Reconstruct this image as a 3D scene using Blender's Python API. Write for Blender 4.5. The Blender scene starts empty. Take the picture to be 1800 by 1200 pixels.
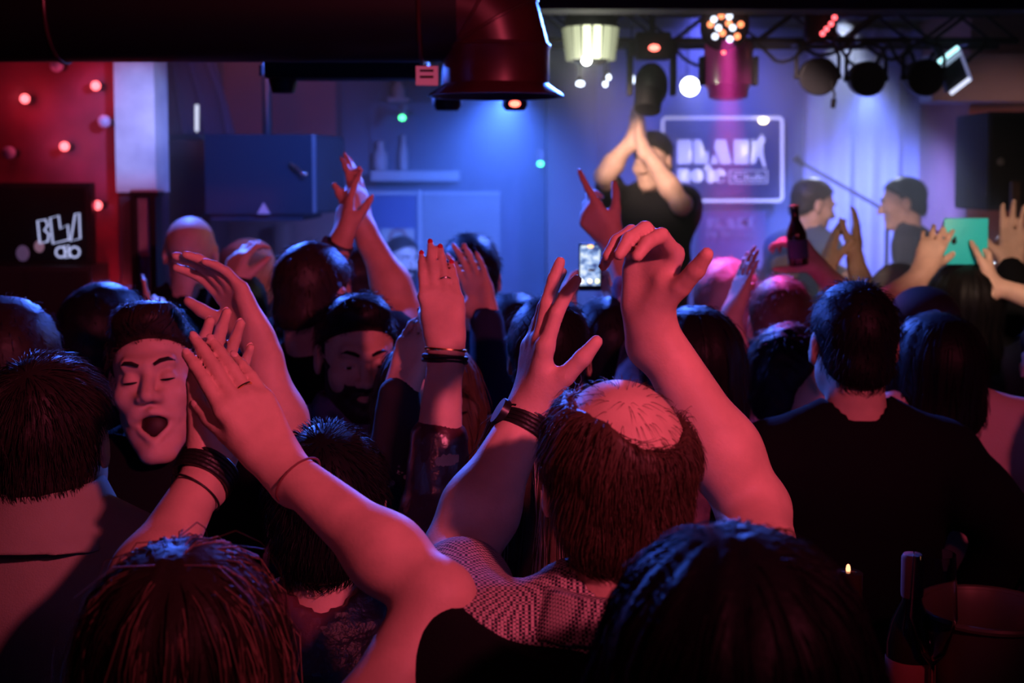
import bpy, bmesh, math, random
import numpy as np
from mathutils import Vector, Matrix

# ------------------------------------------------------------------ camera, world, exposure
SC = bpy.context.scene
COL = SC.collection
FPX = 2250.0                     # focal length in pixels of the 1800 px wide frame
CAMZ = 1.98
PITCH = math.radians(4.0)
HORIZON = 310.0
SHIFT = (math.tan(PITCH) - (600 - HORIZON) / FPX) * FPX / 1800.0
cam_d = bpy.data.cameras.new('camera')
cam = bpy.data.objects.new('camera', cam_d)
COL.objects.link(cam)
cam.location = (0, 0, CAMZ)
cam.rotation_euler = (math.pi / 2 - PITCH, 0, 0)
cam_d.sensor_width = 36.0
cam_d.lens = FPX / 1800.0 * 36.0
cam_d.shift_y = SHIFT
cam_d.clip_start = 0.05
cam_d.dof.use_dof = True
cam_d.dof.focus_distance = 1.72
cam_d.dof.aperture_fstop = 4.8
SC.camera = cam

SC.view_settings.view_transform = 'Standard'
SC.view_settings.look = 'None'
SC.view_settings.gamma = 1.0
SC.view_settings.exposure = 0.0
SC.view_settings.use_curve_mapping = False
SC.cycles.max_bounces = 5
SC.cycles.diffuse_bounces = 2
SC.cycles.glossy_bounces = 2
SC.cycles.transmission_bounces = 4
SC.cycles.volume_bounces = 0
SC.cycles.sample_clamp_indirect = 4.0
SC.cycles.caustics_reflective = False
SC.cycles.caustics_refractive = False

world = bpy.data.worlds.new('world')
SC.world = world
world.use_nodes = True
world.node_tree.nodes['Background'].inputs[0].default_value = (0.02, 0.02, 0.06, 1)
world.node_tree.nodes['Background'].inputs[1].default_value = 0.02


def P(px, py, d):
    """point at depth Y = d that the photograph shows at pixel (px, py)"""
    u = (px - 900.0) / FPX
    v = (600.0 - py) / FPX + SHIFT * 1800.0 / FPX
    cp, sp = math.cos(PITCH), math.sin(PITCH)
    dy = cp + v * sp
    dz = -sp + v * cp
    return np.array([u * d / dy, d, CAMZ + dz * d / dy])


def look(o, target):
    o.rotation_euler = (Vector(target) - o.location).to_track_quat('-Z', 'Y').to_euler()


def spot(name, loc, target, color, power, size, blend=0.5, radius=0.05):
    l = bpy.data.lights.new(name, 'SPOT')
    l.color = color
    l.energy = power
    l.spot_size = math.radians(size)
    l.spot_blend = blend
    l.shadow_soft_size = radius
    o = bpy.data.objects.new(name, l)
    COL.objects.link(o)
    o.location = loc
    look(o, target)
    return o


RED = (1.0, 0.12, 0.235)
BLUE = (0.05, 0.15, 1.0)
# red house spots of the club and an added fill, above and behind the audience
spot('red_house_spot_a', (1.05, -0.25, 2.76), (0.08, 1.65, 2.02), RED, 200, 48, 1.0, 0.06)
spot('red_fill_spot', (-0.25, -1.0, 2.82), (-0.02, 1.9, 2.04), RED, 22, 40, 1.0, 0.07)  # dim fill, added for hands the first spot leaves in shadow
spot('red_house_spot_c', (1.5, -0.3, 2.76), (1.08, 2.7, 1.42), RED, 75, 24, 0.9, 0.06)
# blue and violet stage spots; first two are added without fixtures for haze glow
spot('blue_haze_spot_a', P(892, 165, 4.95), P(850, 440, 6.4), (0.06, 0.18, 1.0), 760, 66, 0.9, 0.06)
spot('blue_haze_spot_b', P(1525, 150, 6.5), P(1540, 440, 7.2), (0.12, 0.20, 1.0), 560, 80, 0.9, 0.06)
spot('blue_stage_spot_c', P(1250, 20, 5.2), P(1250, 420, 7.4), (0.12, 0.14, 1.0), 520, 66, 0.9, 0.06)
spot('white_stage_spot', P(1213, 150, 6.4), P(1265, 320, 7.5), (0.5, 0.55, 1.0), 48, 85, 0.9, 0.03)
spot('magenta_stage_spot', P(1310, 60, 3.9), P(1320, 520, 3.4), (1.0, 0.07, 0.50), 110, 46, 0.8, 0.04)
spot('blue_rim_spot_a', P(330, 40, 4.4), P(420, 760, 1.8), (0.05, 0.15, 1.0), 330, 80, 0.6, 0.06)
spot('blue_rim_spot_b', P(1100, 10, 4.25), P(1000, 800, 1.8), (0.05, 0.15, 1.0), 260, 80, 0.6, 0.06)
# warm lamp over the bar side of the stage, warm key on the singer
spot('amber_stage_lamp', P(1900, 210, 2.6), P(1740, 425, 3.6), (1.0, 0.66, 0.46), 24, 46, 0.7, 0.06)
spot('blue_stage_spot_d', P(760, 70, 3.9), P(450, 300, 5.0), (0.04, 0.15, 1.0), 90, 50, 0.9, 0.05)
spot('magenta_beam_spot', P(1279, 60, 4.45), P(1282, 420, 4.9), (1.0, 0.06, 0.45), 480, 18, 0.6, 0.03)
spot('white_back_spot', P(1480, 40, 7.1), P(1520, 350, 6.0), (0.6, 0.7, 1.0), 190, 40, 0.7, 0.04)
spot('amber_pier_lamp', P(1880, 130, 5.4), P(1722, 330, 6.6), (1.0, 0.42, 0.36), 12, 70, 0.8, 0.06)
spot('warm_singer_spot', P(900, -40, 3.6), P(1150, 300, 5.5), (1.0, 0.66, 0.54), 360, 14, 0.7, 0.05)
spot('warm_duo_spot', P(1250, -60, 3.8), P(1510, 385, 5.9), (1.0, 0.64, 0.60), 220, 17, 0.7, 0.05)
spot('purple_left_spot', P(420, -40, 3.9), P(500, 170, 7.2), (1.0, 0.25, 0.36), 60, 30, 0.8, 0.06)
spot('pillar_spot', P(420, 40, 3.6), P(240, 215, 4.6), (0.34, 0.40, 1.0), 120, 26, 0.9, 0.04)
spot('red_wall_spot', P(-150, 30, 3.4), P(110, 230, 4.7), (1.0, 0.02, 0.17), 3, 80, 0.8, 0.06)
# ------------------------------------------------------------------ small helpers
def norm(v):
    v = np.asarray(v, float)
    return v / (np.linalg.norm(v) + 1e-12)


def tag(o, label=None, cat=None, group=None, kind=None):
    if label: o['label'] = label
    if cat: o['category'] = cat
    if group: o['group'] = group
    if kind: o['kind'] = kind
    return o


def empty(name, loc, label=None, cat=None, group=None):
    o = bpy.data.objects.new(name, None)
    o.empty_display_size = 0.1
    COL.objects.link(o)
    o.location = [float(c) for c in loc]
    return tag(o, label, cat, group)


def nset(nt, kind, **kw):
    n = nt.nodes.new(kind)
    for k, v in kw.items():
        setattr(n, k, v)
    return n


MATS = {}


def mat(name, col, rough=0.55, metal=0.0, var=0.0, vscale=30.0, bump=0.0, bscale=200.0, emit=None, estr=0.0,
        spec=0.5, trans=0.0, col2=None, sheen=0.0, coat=0.0):
    if name in MATS:
        return MATS[name]
    m = bpy.data.materials.new(name)
    m.use_nodes = True
    nt = m.node_tree
    b = nt.nodes['Principled BSDF']
    b.inputs['Base Color'].default_value = (*col, 1)
    b.inputs['Roughness'].default_value = rough
    b.inputs['Metallic'].default_value = metal
    b.inputs['Specular IOR Level'].default_value = spec
    if trans: b.inputs['Transmission Weight'].default_value = trans
    if sheen: b.inputs['Sheen Weight'].default_value = sheen
    if coat: b.inputs['Coat Weight'].default_value = coat
    if emit:
        b.inputs['Emission Color'].default_value = (*emit, 1)
        b.inputs['Emission Strength'].default_value = estr
    if var or col2:
        tc = nset(nt, 'ShaderNodeTexCoord')
        nz = nset(nt, 'ShaderNodeTexNoise')
        nz.inputs['Scale'].default_value = vscale
        nz.inputs['Detail'].default_value = 4
        nt.links.new(tc.outputs['Object'], nz.inputs['Vector'])
        mx = nset(nt, 'ShaderNodeMix', data_type='RGBA')
        c2 = col2 if col2 else tuple(max(0, c * (1 - var)) for c in col)
        mx.inputs['A'].default_value = (*col, 1)
        mx.inputs['B'].default_value = (*c2, 1)
        rp = nset(nt, 'ShaderNodeValToRGB')
        rp.color_ramp.elements[0].position = 0.38
        rp.color_ramp.elements[1].position = 0.64
        nt.links.new(nz.outputs['Fac'], rp.inputs['Fac'])
        nt.links.new(rp.outputs['Color'], mx.inputs['Factor'])
        nt.links.new(mx.outputs['Result'], b.inputs['Base Color'])
    if bump:
        tc = nset(nt, 'ShaderNodeTexCoord')
        nz = nset(nt, 'ShaderNodeTexNoise')
        nz.inputs['Scale'].default_value = bscale
        nz.inputs['Detail'].default_value = 3
        bp = nset(nt, 'ShaderNodeBump')
        bp.inputs['Strength'].default_value = bump
        bp.inputs['Distance'].default_value = 0.004
        nt.links.new(tc.outputs['Object'], nz.inputs['Vector'])
        nt.links.new(nz.outputs['Fac'], bp.inputs['Height'])
        nt.links.new(bp.outputs['Normal'], b.inputs['Normal'])
    MATS[name] = m
    return m


def glow(name, col, s):
    return mat(name, (0.02, 0.02, 0.02), emit=col, estr=s)


def link_mesh(name, me, material, parent=None, loc=None, smooth=True):
    o = bpy.data.objects.new(name, me)
    COL.objects.link(o)
    if material is not None and not me.materials:
        me.materials.append(material)
    if smooth and len(me.polygons):
        me.polygons.foreach_set('use_smooth', np.ones(len(me.polygons), bool))
    if loc is not None:
        o.location = [float(c) for c in loc]
    if parent is not None:
        o.parent = parent
    return o


def mesh_np(name, V, F):
    """V (n,3); F (m,3) or (m,4) int array -> mesh, fast path"""
    V = np.ascontiguousarray(V, np.float32)
    F = np.ascontiguousarray(F, np.int32)
    me = bpy.data.meshes.new(name)
    k = F.shape[1]
    me.vertices.add(len(V))
    me.vertices.foreach_set('co', V.ravel())
    me.loops.add(F.size)
    me.loops.foreach_set('vertex_index', F.ravel())
    me.polygons.add(len(F))
    me.polygons.foreach_set('loop_start', np.arange(0, F.size, k, dtype=np.int32))
    me.polygons.foreach_set('loop_total', np.full(len(F), k, np.int32))
    me.update(calc_edges=True)
    return me


class MB:
    """collects simple shapes and links them as ONE mesh object"""
    def __init__(self):
        self.bm = bmesh.new()

    def _xf(self, geom, M):
        vs = [g for g in geom if isinstance(g, bmesh.types.BMVert)]
        bmesh.ops.transform(self.bm, matrix=M, verts=vs)
        return vs

    def box(self, c, s, rot=None, bevel=0.0):
        r = bmesh.ops.create_cube(self.bm, size=1.0)
        M = Matrix.Translation(Vector([float(x) for x in c])) @ (rot.to_4x4() if rot else Matrix.Identity(4)) @ Matrix.Diagonal((*[float(x) for x in s], 1))
        vs = self._xf(r['verts'], M)
        if bevel:
            es = list({e for v in vs for e in v.link_edges})
            bmesh.ops.bevel(self.bm, geom=es, offset=bevel, segments=2, affect='EDGES', profile=0.6)
        return self

    def cyl(self, a, b, r1, r2=None, n=20, cap=True):
        a, b = Vector([float(x) for x in a]), Vector([float(x) for x in b])
        r2 = r1 if r2 is None else r2
        r = bmesh.ops.create_cone(self.bm, cap_ends=cap, segments=n, radius1=r1, radius2=r2, depth=(b - a).length)
        q = (b - a).to_track_quat('Z', 'Y').to_matrix().to_4x4()
        self._xf(r['verts'], Matrix.Translation((a + b) / 2) @ q)
        return self

    def ball(self, c, r, n=16, scale=(1, 1, 1), rot=None):
        g = bmesh.ops.create_uvsphere(self.bm, u_segments=n, v_segments=max(6, n // 2), radius=1.0)
        M = Matrix.Translation(Vector([float(x) for x in c])) @ (rot.to_4x4() if rot else Matrix.Identity(4)) @ Matrix.Diagonal((r * scale[0], r * scale[1], r * scale[2], 1))
        self._xf(g['verts'], M)
        return self

    def tube(self, pts, r, n=8, closed=False):
        pts = [Vector([float(x) for x in p]) for p in pts]
        rings = []
        N = len(pts)
        ref = None
        for i, p in enumerate(pts):
            if closed:
                t = (pts[(i + 1) % N] - pts[i - 1]).normalized()
            else:
                t = (pts[min(i + 1, N - 1)] - pts[max(i - 1, 0)]).normalized()
            if ref is None:
                ref = t.orthogonal().normalized()
            ref = (ref - t * ref.dot(t)).normalized()
            s = t.cross(ref)
            rr = r[i] if isinstance(r, (list, tuple)) else r
            rings.append([self.bm.verts.new(p + (ref * math.cos(2 * math.pi * k / n) + s * math.sin(2 * math.pi * k / n)) * rr) for k in range(n)])
        for i in range(N if closed else N - 1):
            A, B = rings[i], rings[(i + 1) % N]
            for k in range(n):
                self.bm.faces.new((A[k], A[(k + 1) % n], B[(k + 1) % n], B[k]))
        if not closed:
            self.bm.faces.new(rings[0][::-1])
            self.bm.faces.new(rings[-1])
        return self

    def lathe(self, prof, c, n=24, M=None):
        """prof: (r, z) list about the z axis at c"""
        c = Vector([float(x) for x in c])
        rings = []
        for (r, z) in prof:
            ring = []
            for k in range(n):
                a = 2 * math.pi * k / n
                v = Vector((r * math.cos(a), r * math.sin(a), z))
                if M is not None:
                    v = M @ v
                ring.append(self.bm.verts.new(c + v))
            rings.append(ring)
        for A, B in zip(rings, rings[1:]):
            for k in range(n):
                self.bm.faces.new((A[k], A[(k + 1) % n], B[(k + 1) % n], B[k]))
        self.bm.faces.new(rings[0][::-1])
        self.bm.faces.new(rings[-1])
        return self

    def prism(self, poly, O, X, Y, depth):
        """poly: 2D outline; O + x*X + y*Y, extruded along X x Y by depth"""
        O, X, Y = [Vector([float(c) for c in q]) for q in (O, X, Y)]
        N = X.cross(Y).normalized() * depth
        a = [self.bm.verts.new(O + X * p[0] + Y * p[1]) for p in poly]
        b = [self.bm.verts.new(v.co + N) for v in a]
        self.bm.faces.new(a[::-1])
        self.bm.faces.new(b)
        n = len(a)
        for i in range(n):
            self.bm.faces.new((a[i], a[(i + 1) % n], b[(i + 1) % n], b[i]))
        return self

    def build(self, name, material, parent=None, smooth=True, kind=None, label=None):
        me = bpy.data.meshes.new(name)
        if parent is not None:
            off = Vector(parent.location)
            p = parent.parent
            while p is not None:
                off += Vector(p.location)
                p = p.parent
            bmesh.ops.translate(self.bm, verts=self.bm.verts, vec=-off)
        bmesh.ops.recalc_face_normals(self.bm, faces=self.bm.faces)
        self.bm.to_mesh(me)
        self.bm.free()
        o = link_mesh(name, me, material, parent, smooth=False)
        if smooth and len(me.polygons):
            me.polygons.foreach_set('use_smooth', np.ones(len(me.polygons), bool))
            try:
                me.set_sharp_from_angle(angle=math.radians(40))
            except Exception:
                pass
        if kind: o['kind'] = kind
        if label: o['label'] = label
        return o


# ------------------------------------------------------------------ implicit surfaces (bodies, clothes, hair)
def smin(a, b, k):
    h = np.maximum(k - np.abs(a - b), 0.0) / k
    return np.minimum(a, b) - h * h * (k * 0.25)


def smax(a, b, k):
    return -smin(-a, -b, k)


def cone(p, a, b, ra, rb):
    a = np.asarray(a, np.float32); b = np.asarray(b, np.float32)
    ba = b - a
    q = p - a
    t = np.clip(q @ ba / (float(ba @ ba) + 1e-9), 0, 1)
    d = q - t[:, None] * ba
    return np.sqrt(np.einsum('ij,ij->i', d, d)) - (ra + (rb - ra) * t)


def ell(p, c, r):
    q = p - np.asarray(c, np.float32)
    r = np.asarray(r, np.float32)
    k0 = np.sqrt((((q / r)) ** 2).sum(1))
    k1 = np.sqrt(((q / (r * r)) ** 2).sum(1)) + 1e-6
    return k0 * (k0 - 1.0) / k1


def wob(p, freq, seed, n=5):
    rs = np.random.RandomState(seed)
    o = np.zeros(len(p), np.float32)
    for i in range(n):
        k = rs.normal(size=3); k = k / np.linalg.norm(k) * freq * rs.uniform(0.6, 1.5)
        o += np.sin(p @ k.astype(np.float32) + rs.uniform(0, 6.28)).astype(np.float32)
    return o / n


class Part:
    """implicit piece with a bounding sphere in world space and its own frame"""
    def __init__(self, f, c, R, O=None, M=None):
        self.f = f; self.c = np.asarray(c, np.float32); self.R = float(R)
        self.O = None if O is None else np.asarray(O, np.float32)
        self.M = None if M is None else np.asarray(M, np.float32)

    def __call__(self, p):
        q = p - self.c
        out = np.sqrt(np.einsum('ij,ij->i', q, q)) - self.R + 0.05
        m = out < 0.10
        if m.any():
            s = p[m]
            if self.O is not None:
                s = (s - self.O) @ self.M
            out[m] = self.f(s)
        return out


def surfnets(F, lo, hi, h):
    lo = np.asarray(lo, np.float32); hi = np.asarray(hi, np.float32)
    B = 8
    nb = np.maximum(1, np.ceil((hi - lo) / (h * B)).astype(int))
    n = nb * B
    gi = np.stack(np.meshgrid(*[np.arange(k) for k in nb], indexing='ij'), -1).reshape(-1, 3)
    cen = (lo + (gi * B + (B - 1) / 2.0) * h).astype(np.float32)
    dc = F(cen)
    act = np.abs(dc) < h * B * 0.87 * 1.45 + 2 * h
    val = np.where(dc < 0, -1.0, 1.0).astype(np.float32)
    D = np.repeat(np.repeat(np.repeat(val.reshape(nb), B, 0), B, 1), B, 2)
    loc = np.stack(np.meshgrid(*[np.arange(B)] * 3, indexing='ij'), -1).reshape(-1, 3)
    ai = gi[act]
    for s in range(0, len(ai), 600):
        idx = (ai[s:s + 600, None, :] * B + loc[None]).reshape(-1, 3)
        D[idx[:, 0], idx[:, 1], idx[:, 2]] = F((lo + idx * h).astype(np.float32))
    D[0] = D[-1] = np.maximum(D[0], 0.001); D[-1] = 0.001; D[0] = 0.001
    D[:, 0] = 0.001; D[:, -1] = 0.001; D[:, :, 0] = 0.001; D[:, :, -1] = 0.001
    S = D < 0
    c8 = [(i, j, k) for i in (0, 1) for j in (0, 1) for k in (0, 1)]
    sl = lambda A, o: A[o[0]:A.shape[0] - 1 + o[0], o[1]:A.shape[1] - 1 + o[1], o[2]:A.shape[2] - 1 + o[2]]
    anyS = np.zeros([k - 1 for k in S.shape], bool); allS = np.ones_like(anyS)
    for o in c8:
        q = sl(S, o); anyS |= q; allS &= q
    cells = np.argwhere(anyS & ~allS)
    vid = np.full(anyS.shape, -1, np.int32)
    vid[cells[:, 0], cells[:, 1], cells[:, 2]] = np.arange(len(cells))
    cv = {o: D[cells[:, 0] + o[0], cells[:, 1] + o[1], cells[:, 2] + o[2]] for o in c8}
    acc = np.zeros((len(cells), 3)); cnt = np.zeros(len(cells))
    for a in c8:
        for ax in range(3):
            if a[ax] == 0:
                b = list(a); b[ax] = 1; b = tuple(b)
                va, vb = cv[a], cv[b]
                m = (va < 0) != (vb < 0)
                t = np.where(m, va / np.where(m, va - vb, 1), 0)
                pt = np.tile(np.array(a, float), (len(cells), 1)); pt[:, ax] += t
                acc[m] += pt[m]; cnt[m] += 1
    V = lo + (cells + acc / np.maximum(cnt, 1)[:, None]) * h
    quads = []
    for ax in range(3):
        sa = [slice(1, -1)] * 3; sb = [slice(1, -1)] * 3
        sa[ax] = slice(0, -1); sb[ax] = slice(1, None)
        A = S[tuple(sa)]; Bq = S[tuple(sb)]
        e = np.argwhere(A != Bq)
        if not len(e): continue
        ins = A[e[:, 0], e[:, 1], e[:, 2]]
        off = np.array([1, 1, 1]); off[ax] = 0
        e = e + off
        u, w = (ax + 1) % 3, (ax + 2) % 3
        def vv(du, dw):
            q = e.copy(); q[:, u] += du; q[:, w] += dw
            return vid[q[:, 0], q[:, 1], q[:, 2]]
        Q = np.stack([vv(-1, -1), vv(0, -1), vv(0, 0), vv(-1, 0)], 1)
        Q[~ins] = Q[~ins][:, ::-1]
        quads.append(Q)
    Q = np.concatenate(quads) if quads else np.zeros((0, 4), int)
    Q = Q[(Q >= 0).all(1)]
    return V, Q


def sdf_obj(name, F, lo, hi, h, material, parent, loc=(0, 0, 0)):
    V, Q = surfnets(F, lo, hi, h)
    me = mesh_np(name, V - np.asarray(loc), Q)
    return link_mesh(name, me, material, parent), V, Q


def strands(name, V, Q, nst, length, comb, lift, r, segs, material, parent, loc, seed=1, grav=0.0, keep=None, curl=0.0, F=None, jit=0.18):
    """thin tapering hairs growing from a hair shell; comb(p, n) gives the lay direction"""
    rs = np.random.RandomState(seed)
    tri = np.concatenate([Q[:, [0, 1, 2]], Q[:, [0, 2, 3]]])
    A, B, C = V[tri[:, 0]], V[tri[:, 1]], V[tri[:, 2]]
    N = np.cross(B - A, C - A)
    ar = np.linalg.norm(N, axis=1) + 1e-12
    if keep is not None:
        ar = ar * keep((A + B + C) / 3)
    if ar.sum() < 1e-9:
        return None
    idx = rs.choice(len(tri), nst, p=ar / ar.sum())
    u = rs.rand(nst, 2); su = np.sqrt(u[:, 0])
    p = A[idx] * (1 - su)[:, None] + B[idx] * (su * (1 - u[:, 1]))[:, None] + C[idx] * (su * u[:, 1])[:, None]
    n = N[idx] / np.linalg.norm(N[idx], axis=1)[:, None]
    d = comb(p, n)
    d = d - n * (d * n).sum(1)[:, None]
    d = d / (np.linalg.norm(d, axis=1)[:, None] + 1e-9)
    d = d + n * lift * 0.5 * rs.rand(nst, 1) + rs.normal(size=(nst, 3)) * jit
    d /= np.linalg.norm(d, axis=1)[:, None]
    L = length * (0.55 + 0.7 * rs.rand(nst, 1))
    lvl = (0.0008 + 0.0030 * rs.rand(nst) ** 2)
    pts = [p - n * 0.0015]
    q = p.copy(); dd = d.copy()
    bend = rs.normal(size=(nst, 3)) * curl
    for s in range(segs):
        q = q + dd * L / segs
        if F is not None:                       # keep the lock lying on the hair shell
            f0 = F(q.astype(np.float32))
            h_ = 0.003
            g = np.stack([F((q + np.eye(3)[a] * h_).astype(np.float32)) - f0 for a in range(3)], 1)
            g /= np.linalg.norm(g, axis=1)[:, None] + 1e-9
            off = np.clip(f0 - lvl * (1 + 1.2 * s / segs) - lift * 0.012 * (s + 1) / segs, -0.02, 0.012)
            q = q - g * off[:, None]
            n = g
        dn = comb(q, n)
        dn = dn - n * (dn * n).sum(1)[:, None]
        dn /= np.linalg.norm(dn, axis=1)[:, None] + 1e-9
        dd = dd * 0.55 + dn * 0.45 + bend / segs * 0.4
        dd = dd - n * np.maximum((dd * n).sum(1), 0)[:, None] * 0.7
        dd /= np.linalg.norm(dd, axis=1)[:, None]
        pts.append(q.copy())
    pts = np.stack(pts, 1)
    K = segs + 1
    t = np.cross(d, rs.normal(size=(nst, 3))); t /= np.linalg.norm(t, axis=1)[:, None] + 1e-9
    b = np.cross(d, t)
    rad = r * (1 - 0.85 * np.linspace(0, 1, K) ** 2)
    ring = []
    for k in range(3):
        a = 2 * math.pi * k / 3
        ring.append(pts + (t * math.cos(a) + b * math.sin(a))[:, None, :] * rad[None, :, None])
    W = np.stack(ring, 2).reshape(-1, 3)
    base = (np.arange(nst) * K * 3)[:, None, None]
    ii = (np.arange(segs) * 3)[None, :, None]
    k0 = np.arange(3)[None, None, :]; k1 = (k0 + 1) % 3
    F4 = np.stack([base + ii + k0, base + ii + k1, base + ii + 3 + k1, base + ii + 3 + k0], -1).reshape(-1, 4)
    me = mesh_np(name, W - np.asarray(loc), F4)
    o = link_mesh(name, me, material, parent)
    o['kind'] = 'stuff'
    return o
# ------------------------------------------------------------------ people
def rotz(a):
    c, s = math.cos(a), math.sin(a); return np.array([[c, -s, 0], [s, c, 0], [0, 0, 1.0]])
def rotx(a):
    c, s = math.cos(a), math.sin(a); return np.array([[1.0, 0, 0], [0, c, -s], [0, s, c]])
def roty(a):
    c, s = math.cos(a), math.sin(a); return np.array([[c, 0, s], [0, 1.0, 0], [-s, 0, c]])

SKIN = {}
def skin(tone):
    if tone not in SKIN:
        base = {'fair': (0.72, 0.47, 0.37), 'mid': (0.62, 0.38, 0.28), 'tan': (0.48, 0.28, 0.19)}[tone]
        SKIN[tone] = mat('skin_' + tone, base, rough=0.55, var=0.16, vscale=22, bump=0.10, bscale=260, spec=0.35)
    return SKIN[tone]

HAIRC = {'black': (0.007, 0.006, 0.007), 'dark': (0.022, 0.014, 0.012), 'brown': (0.075, 0.042, 0.026),
         'blonde': (0.30, 0.17, 0.12), 'umber': (0.035, 0.020, 0.015), 'grey': (0.30, 0.27, 0.26), 'light': (0.40, 0.30, 0.27)}
def hairmat(c):
    n = 'hair_' + c
    if n in MATS:
        return MATS[n]
    return mat(n, HAIRC[c], rough=0.5, bump=0.25, bscale=120, spec=0.16 if c == 'black' else 0.28)


def head_sdf(face, jaw_open=0.0, fem=False, ears=True, lid=0.003):
    jw = 0.92 if fem else 1.0
    def f(p):
        q = p.copy(); q[:, 0] = np.abs(q[:, 0])
        d = ell(q, (0, -0.014, 0.035), (0.0745, 0.094, 0.082))
        d = smin(d, ell(q, (0, 0.030, -0.028 - jaw_open * 0.3), (0.0605 * jw, 0.057, 0.083)), 0.03)
        d = smin(d, cone(q, (0.046 * jw, 0.004, -0.058), (0.014, 0.060, -0.097 - jaw_open), 0.019, 0.020), 0.03)
        if face:
            d = smin(d, ell(q, (0, 0.074, -0.099 - jaw_open), (0.019, 0.017, 0.016)), 0.02)
            d = smin(d, ell(q, (0.042 * jw, 0.058, -0.024), (0.022, 0.024, 0.02)), 0.025)
            d = smin(d, cone(q, (0.0, 0.083, 0.028), (0.036, 0.074, 0.030), 0.012, 0.011), 0.014)
            d = smax(d, -ell(q, (0.031, 0.101, 0.003), (0.018, 0.020, 0.012)), 0.012)
            sph = np.sqrt(((q - np.array([0.031, 0.0735, 0.002], np.float32)) ** 2).sum(1)) - 0.0148
            sph = smax(sph, np.minimum(lid - np.abs(q[:, 2] - 0.0005), q[:, 1] - 0.076), 0.002)
            d = smin(d, sph, 0.003)
            d = smin(d, cone(q, (0, 0.082, 0.014), (0, 0.110, -0.026), 0.0085, 0.0125), 0.010)
            d = smin(d, ell(q, (0.0125, 0.098, -0.031), (0.0095, 0.012, 0.009)), 0.006)
            d = smax(d, -ell(q, (0.007, 0.106, -0.041), (0.0045, 0.008, 0.004)), 0.004)
            if jaw_open > 0.005:
                d = smax(d, -ell(q, (0, 0.088, -0.066 - jaw_open * 0.5), (0.025, 0.046, 0.013 + jaw_open * 0.66)), 0.006)
                d = smin(d, cone(q, (0, 0.091, -0.053), (0.024, 0.078, -0.062), 0.0065, 0.005), 0.008)
                d = smin(d, cone(q, (0, 0.086, -0.081 - jaw_open), (0.023, 0.074, -0.070 - jaw_open * .6), 0.0065, 0.005), 0.008)
                d = smin(d, cone(q, (0.020, 0.086, -0.030), (0.036, 0.066, -0.064), 0.008, 0.008), 0.012)
            else:
                d = smin(d, cone(q, (0, 0.089, -0.0575), (0.021, 0.076, -0.061), 0.0065, 0.004), 0.008)
                d = smin(d, cone(q, (0, 0.086, -0.0695), (0.018, 0.075, -0.066), 0.0075, 0.004), 0.008)
                d = smax(d, -cone(q, (0, 0.098, -0.0635), (0.024, 0.084, -0.0635), 0.0022, 0.0018), 0.003)
        if ears:
            e = ell(q, (0.079, -0.012, -0.004), (0.009, 0.020, 0.033))
            e = smax(e, -ell(q, (0.089, -0.008, 0.0), (0.008, 0.012, 0.022)), 0.005)
            d = smin(d, e, 0.008)
        return d
    return f


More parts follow.
